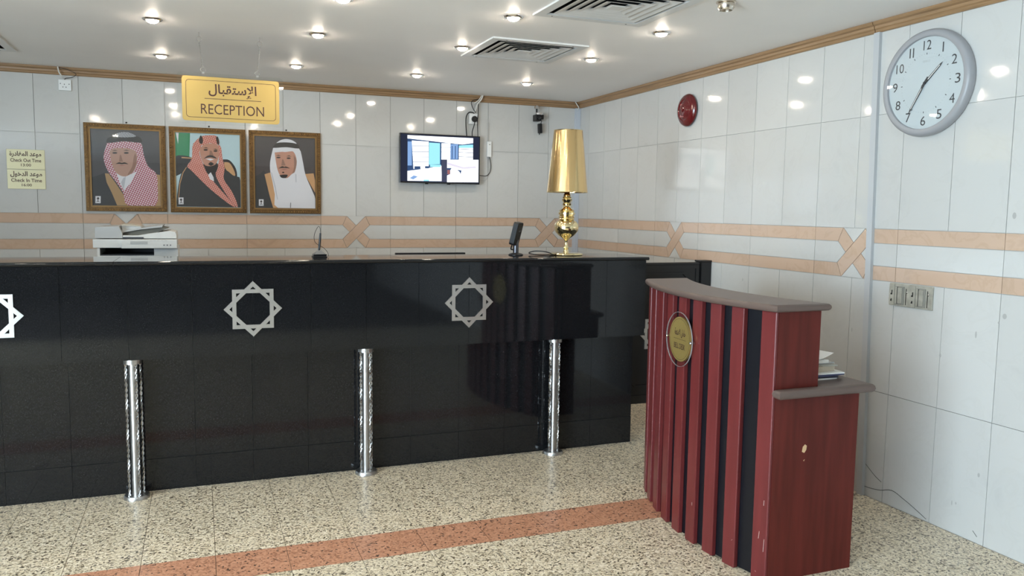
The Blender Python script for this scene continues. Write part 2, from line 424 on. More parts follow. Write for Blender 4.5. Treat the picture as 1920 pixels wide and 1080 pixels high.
def clad(F, u_lo, u_hi, centres, parent, courses):
    """centres: u of the crossed-strap motifs, six tiles apart"""
    c0 = centres[0]
    k0 = math.floor((u_lo - c0) / T); us = []
    k = k0
    while c0 + k * T < u_hi + T: us.append(c0 + k * T); k += 1
    for v0, v1 in courses:
        for a, b in zip(us[:-1], us[1:]):
            a2, b2 = max(a, u_lo), min(b, u_hi)
            if b2 - a2 > 0.012: tile(rect(a2, b2, v0, v1), F, M_WALL, parent)
    vm = (B0 + B3) / 2; hb, hm, x = (B3 - B0) / 2, (B2 - B1) / 2, 0.052
    def put(poly, m, c, name='tile'):
        P = [(min(max(c + p, u_lo), u_hi), vm + q) for p, q in poly]
        if max(p for p, q in P) - min(p for p, q in P) < 0.015: return
        if len({(round(p, 4), round(q, 4)) for p, q in P}) < len(P):
            Q = []
            for p in P:
                if not Q or (abs(p[0] - Q[-1][0]) + abs(p[1] - Q[-1][1])) > 1e-4: Q.append(p)
            if abs(Q[0][0] - Q[-1][0]) + abs(Q[0][1] - Q[-1][1]) < 1e-4: Q.pop()
            P = Q
        if len(P) < 3: return
        tile(P, F, m, parent, name)
    for c in centres:
        if c > u_hi + 1.2 or c < u_lo - 1.2: continue
        e, d = hb - x, hm + x
        put([(-d, -hm), (-e, -hb), (d, hm), (e, hb)], M_PEACH, c, 'strap_tile')
        put([(-d, hm), (-e, hb), (0, x), (-x, 0)], M_PEACH, c, 'strap_tile')
        put([(d, -hm), (e, -hb), (0, -x), (x, 0)], M_PEACH, c, 'strap_tile')
        put([(-e, hb), (e, hb), (0, x)], M_WALL, c); put([(-e, -hb), (e, -hb), (0, -x)], M_WALL, c)
        for s in (1, -1):
            put([(s * x, 0), (s * d, hm), (s * T, hm), (s * T, -hm), (s * d, -hm)], M_WALL, c)
            put([(s * e, hb), (s * d, hm), (s * T, hm), (s * T, hb)], M_PEACH, c, 'band_tile')
            put([(s * e, -hb), (s * d, -hm), (s * T, -hm), (s * T, -hb)], M_PEACH, c, 'band_tile')
            put(rect(s * T, s * 3 * T, -hm, hm), M_WALL, c)
            put(rect(s * T, s * 3 * T, hm, hb), M_PEACH, c, 'band_tile')
            put(rect(s * T, s * 3 * T, -hb, -hm), M_PEACH, c, 'band_tile')
cb = [1.163 + 6 * T * k for k in (-3, -2, -1, 0, 1)]
clad(BACK, -2.6, XR - 0.002, cb, wb, [(Z1, B0), (B3, Z4), (Z4, Z5)])
cr = [-(3.181 + 6 * T * k) for k in (2, 1, 0, -1, -2)]
clad(RIGHT, -(YB - 0.002), -0.3, cr, wr, [(Z0, Z1), (Z1, B0), (B3, Z4), (Z4, Z5)])
# plain slabs for the stretch of the walls outside the view
G().box((XL, YB, 0), (-2.604, YB + 0.009, ZC)).build('cladding_slab', M_WALL, wb)
G().box((-2.604, YB, 0), (XR - .004, YB + 0.009, Z1 - .003)).build('cladding_slab', M_WALL, wb)
G().box((XR, YF, 0), (XR + 0.009, 0.297, ZC)).build('cladding_slab', M_WALL, wr)
# cracks in the lower right wall
M_CRACK = mat('crack', (0.05, 0.045, 0.035), 0.9)
for pts in ([(3.06, .045), (2.99, .047), (2.92, .058), (2.85, .08), (2.78, .062), (2.70, .034), (2.648, .012)], [(3.02, .16), (2.96, .12), (2.916, .10)], [(2.41, .05), (2.388, .03)]):
    G().tube(spline([(XR - 0.0006, y, z) for y, z in pts], 4), 0.0013, 4).build('crack', M_CRACK, wr)

M_STAIN = mat('wall_stain', (0.36, 0.35, 0.33), 0.6)
for y, z, a, b in ((2.335, .995, .010, .012), (2.36, .965, .004, .005), (2.325, 1.41, .009, .014), (2.46, .90, .005, .016), (2.63, .78, .006, .008), (2.40, .30, .006, .010), (2.52, .135, .003, .012), (2.50, .14, .004, .006), (4.06, 1.00, .004, .01), (3.16, .82, .003, .012)):
    G().flat(ell(-y, z, a, b, 8), 0.0007, RIGHT).build('stain', M_STAIN, wr)
# crown moulding in stained wood
def crown(F, u0, u1, name, parent=None):
    prof = [(0, 2.284), (0.010, 2.284), (0.013, 2.290), (0.013, 2.298), (0.018, 2.304), (0.020, 2.316), (0.030, 2.322), (0.033, 2.330), (0.033, ZC - 0.0005), (0, ZC - 0.0005)]
    g = G(); n = len(prof)
    g.add([F(u, v, w_) for u in (u0, u1) for w_, v in prof], [tuple(range(n)), tuple(reversed(range(n, 2 * n)))] + [(i, (i + 1) % n, n + (i + 1) % n, n + i) for i in range(n)])
    return g.build(name, M_CROWN, parent, kind=None if parent else 'structure')
crown(BACK, XL, XR - 0.001, 'trim_1')
t2 = crown(RIGHT, -(YB - 0.034), -3.107, 'trim_2')
crown(RIGHT, -3.102, -YF, 'trim_3')
# surface trunking: corner and right wall
G().box((XR - 0.045, YB - 0.034, 0), (XR - 0.002, YB - 0.001, 2.284)).build('trim_4', mat('grey_trunking', (0.50, 0.53, 0.58), 0.35), None, kind='structure')
tr = G()
tr.prism([(-3.052, 0.0), (-3.018, 0.0), (-3.072, 2.284), (-3.106, 2.284)], 0.0, 0.018, RIGHT)
tr.build('trim_5', mat('white_trunking', (0.46, 0.465, 0.47), 0.6, spec=0.3), None, kind='structure')

# ================================================================ reception counter
XC0, XC1 = -2.6, 2.413                     # counter ends (front panels)
rc = empty('reception_counter', (0.0, 4.3, 0), 'long black granite reception counter with steel star emblems', 'counter')
core = G().box((XC0, YC + 0.012, 0.70), (XC1 - 0.004, 4.40, 1.122)); core.box((XC0, YD + 0.012, 0), (XC1 + 0.021, 4.38, 0.695))
core.build('core', M_GJOINT, rc)
G().box((XC0, YC + 0.001, 0.686), (XC1, YD + 0.05, 0.698)).build('soffit', M_GRANITE, rc)
def panels(y, z0, z1, x_end, name):
    k = -11
    xs = []
    while True:
        x = 0.237 + T * k
        if x > x_end - 0.02: break
        xs.append(x); k += 1
    xs.append(x_end)
    for a, b in zip(xs[:-1], xs[1:]):
        G().box((max(a, XC0) + .0009, y, z0 + .0009), (b - .0009, y + 0.014, z1 - .0009)).build(name, M_GRANITE, rc)
panels(YC, 0.690, 1.126, XC1, 'upper_panel')
panels(YD, 0.1615, 0.690, XC1 + 0.025, 'lower_panel')
panels(YD - 0.002, 0.0, 0.1605, XC1 + 0.025, 'skirting_panel')
G().box((XC1 - 0.012, YC + .014, 0.69), (XC1, 4.40, 1.126)).build('end_panel', M_GRANITE, rc)
G().box((XC1 + 0.012, YD + .014, 0.0), (XC1 + 0.025, 4.38, 0.69)).build('end_panel', M_GRANITE, rc)
G().box((XC0, 4.40, 0.0), (XC1, 4.412, 1.126)).build('rear_panel', M_GRANITE, rc)
def slab(x0, x1, round_end):
    y0, y1, z0, z1 = YC - 0.014, 4.445, 1.126, 1.1445
    prof = []
    for k in range(7):
        a = math.radians(-90 - 180 * k / 6); prof.append((y0 + 0.009 + 0.009 * math.cos(a), (z0 + z1) / 2 + (z1 - z0) / 2 * math.sin(a)))
    prof += [(y0 + 0.013, z1), (y1 - .004, z1), (y1, z1), (y1, z0), (y1 - .004, z0), (y0 + 0.013, z0)]
    g = G(); n = len(prof)
    g.add([(x, y, z) for x in (x0, x1) for y, z in prof], [tuple(range(n)), tuple(reversed(range(n, 2 * n)))] + [(i, (i + 1) % n, n + (i + 1) % n, n + i) for i in range(n)])
    return g.build('worktop_slab', M_GRANITE, rc, smooth=True)
for a, b in ((XC0, -0.366), (-0.364, 0.984), (0.986, 2.425)): slab(a, b, False)

def star(name, cx, cz, y, parent, R=0.135, wd=0.0184):
    s = R / math.sqrt(2); g = G(); F = Frame((cx, y, cz), (1, 0, 0), (0, 0, 1))
    sq = [(-s, -s), (s, -s), (s, s), (-s, s)]; i = s - wd
    g.ring(sq, [(-i, -i), (i, -i), (i, i), (-i, i)], 0, 0.005, F)
    dm = [(0, -R), (R, 0), (0, R), (-R, 0)]; j = R - wd * 1.414
    g.ring(dm, [(0, -j), (j, 0), (0, j), (-j, 0)], 0, 0.0056, F)
    return g.build(name, M_ALU, parent)
s1 = star('star_emblem', 0.237, 0.910, YC, rc)
for dx in (4 * T, -4 * T, -8 * T): copy_tree(s1, (dx, 0, 0), rc)

# steel support posts under the counter's overhang
def post():
    x, y = -0.305, 4.150
    e = empty('steel_post', (x, y, 0), 'steel post with twisted rods, left of the three under the counter', 'post', 'steel posts under the counter overhang')
    G().lathe([(0.058, 0), (0.058, 0.012), (0.054, 0.018), (0.03, 0.018)], (x, y, 0)).build('base_plate', M_STEEL, e, smooth=True)
    G().lathe([(0.0205, 0.016), (0.0205, 0.675)], (x, y, 0), seg=28).build('shaft', M_STEEL, e, smooth=True)
    G().lathe([(0.028, 0.655), (0.040, 0.655), (0.040, 0.685), (0.028, 0.685)], (x, y, 0)).build('collar', M_STEEL, e, smooth=True)
    for k in range(4):
        a = math.radians(25 + 90 * k); cx, cy = x + 0.034 * math.cos(a), y + 0.034 * math.sin(a); g = G()
        for ph in (0, math.pi):
            g.tube([(cx + 0.0032 * math.cos(t * 0.55 + ph), cy + 0.0032 * math.sin(t * 0.55 + ph), 0.016 + 0.642 * t / 150) for t in range(151)], 0.0033, 5)
        g.build('twisted_rod', M_ROD, e, smooth=True)
    return e
p0 = post()
copy_tree(p0, (1.108, 0.006, 0), None, 'steel post with twisted rods, middle of the three under the counter')
copy_tree(p0, (2.196, 0.01, 0), None, 'steel post with twisted rods, nearest the counter gate')

# gate between counter and right wall
ge = empty('counter_gate', (2.725, 4.41, 0.185), 'black panelled gate between the counter end and the right wall', 'gate')
M_GATE = mat('black_lacquer', (0.012, 0.0125, 0.0135), 0.22)
G().box((2.435, 4.40, 0.185), (3.012, 4.435, 1.07)).build('panel', M_GATE, ge)
G().box((2.430, 4.395, 1.07), (3.016, 4.44, 1.085)).build('top_rail', M_GATE, ge, bevel=0.003)
def octo(x0, x1, z0, z1, c): return [(x0 + c, z0), (x1 - c, z0), (x1, z0 + c), (x1, z1 - c), (x1 - c, z1), (x0 + c, z1), (x0, z1 - c), (x0, z0 + c)]
G().ring(octo(2.485, 2.969, 0.295, 1.022, 0.07), octo(2.497, 2.957, 0.307, 1.010, 0.066), 0, 0.008, Frame((0, 4.40, 0), (1, 0, 0), (0, 0, 1))).build('moulding', M_GATE, ge)
G().ring([(2.437, .187), (3.010, .187), (3.010, 1.068), (2.437, 1.068)], [(2.462, .240), (2.986, .240), (2.986, 1.046), (2.462, 1.046)], 0, 0.006, Frame((0, 4.40, 0), (1, 0, 0), (0, 0, 1))).build('frame', M_GATE, ge)
star('star_emblem', 2.717, 0.632, 4.3995, ge)
gp = empty('gate_post', (3.056, 4.42, 0), 'black square newel post holding the gate against the right wall', 'post')
G().box((3.019, 4.385, 0), (XR - 0.001, 4.455, 1.086)).build('shaft', M_GATE, gp, bevel=0.003)
G().box((3.015, 4.381, 1.086), (XR - 0.001, 4.459, 1.098)).build('cap', M_GATE, gp, bevel=0.003)

# ---------------------------------------------------------------- behind the counter
wd = empty('work_desk', (0.6, 4.7, 0), 'low dark work desk behind the reception counter', 'desk')
G().box((XC0, 4.44, 0.72), (2.2, 5.0, 0.75)).build('worktop', M_TOP, wd)
for x in (-2.5, -0.9, 0.7, 2.17): G().box((x - .015, 4.46, 0), (x + .015, 4.98, 0.72)).build('leg_panel', M_TOP, wd)
mo = empty('computer_monitor', (1.26, 4.62, 0.75), 'black computer monitor whose top edge shows above the counter', 'monitor')
G().box((1.066, 4.60, 0.88), (1.490, 4.632, 1.146)).build('housing', M_BLACK, mo, bevel=0.003)
G().box((1.08, 4.632, 0.895), (1.476, 4.634, 1.135)).build('screen', M_BLACKG, mo)
G().box((1.25, 4.60, 0.76), (1.31, 4.615, 0.95)).build('neck', M_BLACK, mo)
G().prism(ell(1.28, 4.62, 0.11, 0.08, 24), 0.75, 0.762).build('base', M_BLACK, mo)

pc = empty('printer_cabinet', (-0.33, 5.25, 0), 'low grey cabinet under the office printer behind the counter', 'cabinet')
G().box((-0.62, 5.02, 0), (-0.05, 5.50, 0.80)).build('body', mat('cabinet_grey', (0.35, 0.35, 0.36), 0.5), pc)
G().box((-0.615, 5.008, 0.02), (-0.34, 5.02, 0.79)).build('door', MATS['cabinet_grey'], pc); G().box((-0.33, 5.008, 0.02), (-0.055, 5.02, 0.79)).build('door', MATS['cabinet_grey'], pc)
PF = Frame((0, 5.0, 0), (1, 0, 0), (0, 0, 1))
def PX(px, py): return (-0.551 + (px - 173) * (0.437 / 160), 1.214 - (py - 447) * 0.00285)
pr = empty('office_printer', (-0.335, 5.2, 0.80), 'white multifunction office printer with open document feeder', 'printer')
M_PRN = mat('printer_white', (0.56, 0.555, 0.53), 0.45); M_PRG = mat('printer_grey', (0.37, 0.37, 0.36), 0.5); M_PRD = mat('printer_dark', (0.04, 0.042, 0.05), 0.5)
def pxbox(name, a, b, w0, w1, m, parent=pr, bevel=0.003):
    (u0, v0), (u1, v1) = PX(*a), PX(*b)
    return G().box((u0, min(v0, v1), w0), (u1, max(v0, v1), w1), PF).build(name, m, parent, bevel=bevel)
body = G()
u0, v1 = PX(181, 466); u1, vb = PX(333, 480)
cu0, cv0 = PX(186, 481); cu1, _ = PX(287, 481)
body.box((u0, 0.80, -0.42), (u1, cv0, 0.0), PF); body.box((cu1, cv0, -0.42), (u1, v1, 0.0), PF); body.box((u0, cv0, -0.42), (cu0, v1, 0.0), PF); body.box((cu0, cv0, -0.42), (cu1, v1, -0.30), PF)
body.build('body', M_PRN, pr)
G().box((cu0, cv0 + .001, -0.299), (cu1, v1, -0.29), PF).build('output_bay', M_PRD, pr)
G().box((cu0 + .001, cv0, -0.289), (cu1 - .001, cv0 + .006, -0.002), PF).build('output_tray', M_PRD, pr)
for k in range(3): G().box((u0 + .01, 0.815 + .085 * k, 0.0), (u1 - .01, 0.89 + .085 * k, 0.008), PF).build('paper_drawer', M_PRN, pr)
pxbox('scanner_unit', (174, 448.5), (330, 465.5), -0.43, 0.012, M_PRN)
cp = pxbox('control_panel', (227, 448.5), (332, 466), -0.02, 0.05, M_PRN)
pxbox('display', (244, 452), (276, 457.5), 0.05, 0.052, M_PRG, cp, 0)
for k in range(3): pxbox('button', (306 + 6.2 * k, 458.5), (308.2 + 6.2 * k, 460.6), 0.05, 0.053, M_PRD, cp, 0)
for k in range(5): pxbox('key_legend', (280 + 7 * k, 450.3), (285 + 7 * k, 451), 0.05, 0.0505, M_PRG, cp, 0)
G().prism([PX(178, 447), PX(178, 427), PX(181, 424.5), PX(222, 423), PX(228, 436), PX(229, 447)], -0.40, 0.0, PF).build('feeder_cover', M_PRG, pr, bevel=0.003)
G().prism([PX(229, 447.5), PX(229, 441), PX(258, 441), PX(275, 438), PX(318, 432), PX(329, 434.5), PX(331, 441), PX(331, 447.5)], -0.40, 0.0, PF).build('feeder_base', M_PRN, pr, bevel=0.002)
pxbox('platen_gap', (229, 444.2), (268, 447.4), -0.02, 0.004, M_PRD, pr, 0)
G().prism([PX(226, 432), PX(262, 426.5), PX(305, 420.5), PX(303, 425), PX(262, 429.5), PX(228, 436)], -0.36, -0.03, PF).build('document_tray', M_PRG, pr)
G().prism([PX(224, 420), PX(240, 420), PX(262, 423), PX(262, 424), PX(226, 422.5)], -0.33, -0.05, PF).build('tray_flap', mat('tray_tan', (0.45, 0.40, 0.32), 0.5), pr)

G().prism([PX(226, 422), PX(262, 424), PX(262, 428), PX(227, 433)], -0.34, -0.06, PF).build('paper_guide', M_PRN, pr)
G().prism([PX(228, 436.5), PX(262, 430), PX(303, 425.5), PX(314, 427), PX(292, 436), PX(262, 440.5), PX(230, 441)], -0.38, -0.05, PF).build('tray_shade', mat('tray_shade_olive', (0.11, 0.105, 0.085), 0.6), pr)  # solid dark piece standing in for the shadow beneath the tray
# ---------------------------------------------------------------- on the counter
ZT = 1.1445
# table lamp
LX, LY = 2.012, 4.297; Q = 0.00314
tl = empty('table_lamp', (LX, LY, ZT), 'gold table lamp with tall tapered shade and turned base', 'lamp')
prof = [(0.031, 0.0), (0.097, 0.0), (0.099, 0.004), (0.097, 0.010), (0.088, 0.014), (0.03, 0.017)]
G().lathe(prof, (LX, LY, ZT), seg=40).build('base', M_GOLD, tl, smooth=True)
pp = [(476, 6), (471, 5.5), (468, 4), (464, 5), (460, 3), (452, 3), (449, 4.5), (446, 8), (441, 15), (434, 21), (427, 23), (420, 22), (415, 18), (412, 13), (411, 15), (409, 13.5), (407, 15.5), (404, 13), (402, 15.5), (399, 15.5), (397, 13), (395, 15), (393, 12), (390, 8), (386, 7), (383, 9), (381, 6.5), (378, 8), (375, 10), (373, 7), (371, 9), (369, 6), (367, 7), (364, 5), (355, 5)]
G().lathe([(r * Q, (478 - y) * Q) for y, r in pp], (LX, LY, ZT), seg=40).build('stem', M_GOLD, tl, smooth=True)
sh = G(); n = 64
zs0, zs1, r0, r1 = ZT + 0.367, ZT + 0.722, 0.1195, 0.084
sh.lathe([(r0, zs0 - ZT), (r1, zs1 - ZT), (r1 - .002, zs1 - ZT), (r0 - .002, zs0 - ZT), (r0, zs0 - ZT)], (LX, LY, ZT), seg=n, close=False)
shade = sh.build('lamp_shade', M_SHADE, tl, smooth=True)
for r, z in ((r0, zs0), (r1, zs1)): G().torus((LX, LY, z), r, 0.0022, W0, 48, 6).build('rim', M_GOLD, shade, smooth=True)
G().tube([(LX, LY, ZT + .36), (LX, LY, ZT + .42)], 0.012, 10).build('socket', M_BLACK, tl, smooth=True)
G().tube(spline([(LX - .09, LY, ZT + .008), (LX - .13, LY + .01, ZT + .02), (LX - .18, LY + .04, ZT + .022), (LX - .215, LY + .05, ZT + .010), (LX - .19, LY - .03, ZT + .004), (LX - .13, LY - .04, ZT + .004), (LX - .085, LY - .03, ZT + .006)], 8), 0.0032, 6).build('cord', M_BLACK, tl, smooth=True)

# card payment terminal on a pole
KX, KY = 1.709, 4.333; kp = empty('card_terminal', (KX, KY, ZT), 'black card payment terminal tilted on a short pole stand', 'card terminal')
G().lathe([(0.0425, 0), (0.0425, 0.004), (0.036, 0.009), (0.016, 0.014)], (KX, KY, ZT)).build('base', M_BLACK, kp, smooth=True)
G().lathe([(0.0165, 0.012), (0.0165, 0.105), (0.013, 0.108), (0.013, 0.135)], (KX, KY, ZT), seg=20).build('pole', mat('dark_metal', (0.10, 0.10, 0.11), 0.3, 0.8), kp, smooth=True)
A = math.radians(10)
KF = Frame((KX - 0.012, KY + 0.0, ZT + 0.115), (math.cos(A), 0, math.sin(A)), (0, 1, 0))
KF = Frame((KX - 0.022, KY, ZT + 0.030), (0.72, 0.69, 0.0), (0.17, -0.177, 0.97))
tb = G().prism(rrect(-0.036, 0.030, 0.036, 0.165, 0.012), -0.016, 0.016, KF).build('terminal', M_BLACK, kp, bevel=0.003)
G().prism(rrect(-0.028, 0.105, 0.028, 0.15, 0.004), -0.018, -0.016, KF).build('screen', M_BLACKG, tb)
G().tube([KF(0, 0.12, 0.012), (KX, KY, ZT + 0.13)], 0.011, 10).build('pivot', MATS['dark_metal'], kp, smooth=True)
G().tube(spline([KF(-0.02, 0.032, 0), KF(-0.02, 0.006, 0), KF(0.015, 0.004, 0), KF(0.018, 0.032, 0)], 6), 0.004, 6).build('lower_handle', M_BLACK, kp, smooth=True)

# counter pen on its stand
NX, NY = 0.584, 4.272; pn = empty('counter_pen', (NX, NY, ZT), 'black counter pen upright in its base with looped cord', 'pen stand')
g = G().box((NX - .036, NY - .03, ZT), (NX + .036, NY + .03, ZT + .006)); g.build('base_plate', M_BLACK, pn, bevel=0.001)
G().box((NX - .034, NY - .028, ZT + .0095), (NX + .034, NY + .028, ZT + .0165)).build('base_top', M_BLACKG, pn, bevel=0.001)
G().box((NX - .032, NY - .026, ZT + .006), (NX + .032, NY + .026, ZT + .0095)).build('spacer', MATS['black_plastic'], pn)
G().add([(NX - .03, NY - .02, ZT + .0165), (NX + .03, NY - .02, ZT + .0165), (NX + .03, NY + .02, ZT + .0165), (NX - .03, NY + .02, ZT + .0165), (NX - .008, NY - .006, ZT + .036), (NX + .008, NY - .006, ZT + .036), (NX + .008, NY + .006, ZT + .036), (NX - .008, NY + .006, ZT + .036)],
        [(0, 1, 5, 4), (1, 2, 6, 5), (2, 3, 7, 6), (3, 0, 4, 7), (4, 5, 6, 7), (0, 3, 2, 1)]).build('socket', mat('pen_grey', (0.12, 0.12, 0.12), 0.4), pn)
G().tube([(NX - .003, NY, ZT + .02), (NX + .001, NY, ZT + .07), (NX + .006, NY, ZT + .125)], [.0055, .0058, .0045], 8).build('pen', M_BLACK, pn, smooth=True)
G().tube(spline([(NX + .006, NY, ZT + .125), (NX + .004, NY, ZT + .152), (NX - .006, NY, ZT + .158), (NX - .024, NY, ZT + .12), (NX - .024, NY, ZT + .085), (NX - .008, NY - .006, ZT + .065), (NX + .02, NY, ZT + .05), (NX + .042, NY, ZT + .025), (NX + .046, NY, ZT + .003)], 6), 0.0013, 5).build('cord', M_BLACK, pn, smooth=True)

# ================================================================ bell desk
def f(y): return 0.346 * y * y - 1.929 * y + 4.617          # slat faces, seen from above
BY0, BY1, BZ = 2.390, 3.505, 1.070
bd = empty('bell_desk', (2.2, 2.9, 0), 'curved mahogany bell desk with vertical slats and dark gaps', 'desk')
def yl(a, b, n=24): return [a + (b - a) * k / n for k in range(n + 1)]
P = [(f(y) + 0.022, y) for y in yl(BY0 + .002, BY1)] + [(f(y) + 0.034, y) for y in reversed(yl(BY0 + .002, BY1))]
G().prism(P, 0.004, BZ - 0.028).build('front_panel', M_NAVY, bd, smooth=True)
sw = 0.066
for k in range(9):
    y0 = 2.413 + 0.125 * k if k else BY0; y1 = y0 + sw
    x0, x1 = f(y0), f(y1); t = Vector((x1 - x0, y1 - y0)).normalized(); nn = Vector((t.y, -t.x))
    a, b = Vector((x0, y0)), Vector((x1, y1)); d = 0.0225
    G().prism([tuple(a), tuple(b), tuple(b + nn * d), tuple(a + nn * d)], 0.0, BZ - 0.028).build('slat', M_SLAT, bd, bevel=0.004)
# side panels: L-shaped outline, and the back of the upper box
def side(y, name, m):
    x = f(BY0 if y < 3 else BY1) + 0.012
    G().prism([(x, 0), (2.398, 0), (2.398, 0.722), (2.19 if y < 3 else x + .22, 0.722), (2.19 if y < 3 else x + .22, BZ - .028), (x, BZ - .028)], -0.018, 0, Frame((0, y, 0), (1, 0, 0), (0, 0, 1))).build(name, m, bd)
side(BY0 + 0.0005, 'side_panel', M_MAHOG); side(BY1 - 0.02, 'side_panel', M_MAHOG)
P = [(f(y) + 0.20, y) for y in yl(BY0 + .019, BY1 - .021)] + [(f(y) + 0.212, y) for y in reversed(yl(BY0 + .019, BY1 - .021))]
G().prism(P, 0.722, BZ - 0.028).build('upper_back', M_MAHOG, bd)
G().box((2.37, BY0 + .019, 0.0), (2.386, BY1 - .021, 0.722)).build('lower_back', M_MAHOG, bd)
def slab2(outline, z0, z1, name, m, r):
    """slab with rounded rim: stacked insets"""
    n = len(outline); c = (z0 + z1) / 2; h = (z1 - z0) / 2; rings = []
    nrm = []
    for i in range(n):
        a, b, d = Vector(outline[i - 1]), Vector(outline[i]), Vector(outline[(i + 1) % n])
        t1 = (b - a).normalized(); t2 = (d - b).normalized()
        n1, n2 = Vector((t1.y, -t1.x)), Vector((t2.y, -t2.x))
        mm = (n1 + n2); k = mm.length_squared
        nrm.append(mm * (2 / k) if k > .3 else mm)
    A = sum(outline[i][0] * outline[(i + 1) % n][1] - outline[(i + 1) % n][0] * outline[i][1] for i in range(n))
    s = 1 if A > 0 else -1
    g = G(); vs = []; fs = []; K = 6
    for j in range(K + 1):
        a = math.radians(-90 + 180 * j / K); off = -r * (1 - math.cos(a)) * s; z = c + h * math.sin(a)
        vs += [(p[0] + q.x * off, p[1] + q.y * off, z) for p, q in zip(outline, nrm)]
    for j in range(K):
        for i in range(n):
            i2 = (i + 1) % n; fs.append((j * n + i, j * n + i2, (j + 1) * n + i2, (j + 1) * n + i))
    for jj, zz in ((0, z0), (K, z1)):          # flat margin so that the faces stay flat
        b0 = len(vs); vs += [(p[0] - q.x * (r + .006) * s, p[1] - q.y * (r + .006) * s, zz) for p, q in zip(outline, nrm)]
        fs += [(jj * n + i, jj * n + (i + 1) % n, b0 + (i + 1) % n, b0 + i) for i in range(n)]
        fs.append(tuple(range(b0, b0 + n)))
    return g.add(vs, fs).build(name, m, bd, smooth=True)
O = [(f(y) - 0.022, y) for y in reversed(yl(BY0 - .020, BY1 + .015, 28))] + [(f(y) + 0.232, y) for y in yl(BY0 - .020, BY1 + .015, 28)]
slab2(O, BZ - 0.028, BZ, 'desk_top', M_TOP, 0.013)
ZS = 0.755
O = [(2.43, BY0 - .05), (2.43, BY1 + .01), (f(BY1) + 0.215, BY1 + .01)] + [(f(y) + 0.215, y) for y in reversed(yl(BY0 + .001, BY1, 12))] + [(1.975, BY0 - .001), (1.972, BY0 - .05)]
slab2(O, ZS - 0.036, ZS, 'shelf', M_TOP, 0.017)
M_CHIP = mat('bare_chipboard', (0.55, 0.36, 0.20), 0.8)
G().prism([(2.130, .500), (2.141, .495), (2.150, .506), (2.152, .522), (2.143, .528), (2.133, .519)], 0.0, 0.0006, Frame((0, BY0, 0), (1, 0, 0), (0, 0, 1))).build('chip', M_CHIP, bd)
G().prism([(2.138, .465), (2.142, .462), (2.145, .470)], 0.0, 0.0006, Frame((0, BY0, 0), (1, 0, 0), (0, 0, 1))).build('chip', M_CHIP, bd)

M_SCR = mat('pale_scratch', (0.55, 0.40, 0.36), 0.7)
def scratch(y, z, dy, dz):          # pale scuffs on the slat faces
    x = f(y) - 0.0009
    G().prism([(-y, z), (-y - dy, z + dz), (-y - dy - .0018, z + dz), (-y - .0018, z)], -0.0006, 0.0002, Frame((x, 0, 0), (0, -1, 0), (0, 0, 1))).build('scratch', M_SCR, bd)
for a in ((2.425, .165, -.004, .03), (2.43, .03, .012, .008), (2.548, .115, .012, -.010), (2.805, .165, .0, .014), (2.402, .12, -.003, .05), (2.408, .30, -.001, .02)): scratch(*a)
# oval brass sign on the slats
yp = 2.932; xp = f(yp) - 0.004; dfd = 2 * 0.346 * yp - 1.929
PFm = Frame((xp, yp, 0.860), (-dfd, -1, 0), (0, 0, 1))
bp = empty('bell_desk_sign', (xp, yp, 0.74), 'round brass bell desk sign behind a clear acrylic disc', 'sign')
G().prism(circ(0.118, 48), 0.010, 0.0145, PFm).build('acrylic_disc', M_ACRYL, bp)
dk = G().prism(circ(0.0965, 48), 0.0, 0.0095, PFm).build('brass_disc', M_GOLDP, bp)
G().ring(circ(0.089, 48), circ(0.0878, 48), 0.0095, 0.0098, PFm).build('border_line', M_TEXT, dk)
G().box((-0.055, -0.0006, 0.0095), (0.055, 0.0006, 0.0098), PFm).build('divider_line', M_TEXT, dk)
text('arabic_lettering', arabic('حامل الامتعة'), PFm, 0.002, 0.026, 0.098, 0.038, 0.0098, M_TEXT, dk, 0.025)
text('lettering', 'BELL DESK', PFm, 0, -0.030, 0.100, 0.024, 0.0098, M_TEXT, dk, 0.012)
G().ring(circ(0.1182, 48), circ(0.1172, 48), 0.0098, 0.0147, PFm).build('edge_highlight', mat('edge_highlight_grey', (0.30, 0.28, 0.28), 0.2), bp)  # grey ring painted in for the highlight along the acrylic rim
for s in (-1, 1): G().lathe([(0.006, 0.0), (0.006, 0.018), (0.004, 0.020)], None, Frame(PFm(s * 0.109, 0.0, 0), PFm.u, PFm.v), 14).build('screw', M_CHROME, bp, smooth=True)

# papers on the desk shelf
M_PAPER = mat('paper', (0.74, 0.72, 0.67), 0.6); M_DARKP = mat('dark_cover', (0.02, 0.02, 0.035), 0.35)
def sheet(name, c, sx, sy, rz, z0, z1, m, label, cat, curl=0.0):
    R = Matrix.Rotation(rz, 3, 'Z'); g = G(); n = 8; vs = []; fs = []
    for j in range(n + 1):
        u = -sx / 2 + sx * j / n
        for v in (-sy / 2, sy / 2):
            for dz in (z0, z1):
                p = R @ Vector((u, v, 0)); vs.append((c[0] + p.x, c[1] + p.y, dz + curl * (j / n) ** 2))
    for j in range(n):
        a = 4 * j; b = a + 4
        fs += [(a, b, b + 2, a + 2), (a + 1, a + 3, b + 3, b + 1), (a, a + 1, b + 1, b), (a + 2, b + 2, b + 3, a + 3)]
    fs += [(0, 2, 3, 1), (4 * n, 4 * n + 1, 4 * n + 3, 4 * n + 2)]
    o = g.add(vs, fs).build(name, m); return tag(o, label, cat, 'papers on the bell desk shelf')
cx, cy = 2.285, 2.535
sheet('notepad', (cx + .005, cy), .115, .15, 0.05, ZS + .0003, ZS + .006, M_PAPER, 'white notepad lying at the bottom of the paper pile', 'notepad')
sheet('folder', (cx + .008, cy + .01), .13, .17, -0.1, ZS + .0065, ZS + .013, M_DARKP, 'black folder low in the paper pile on the shelf', 'folder')
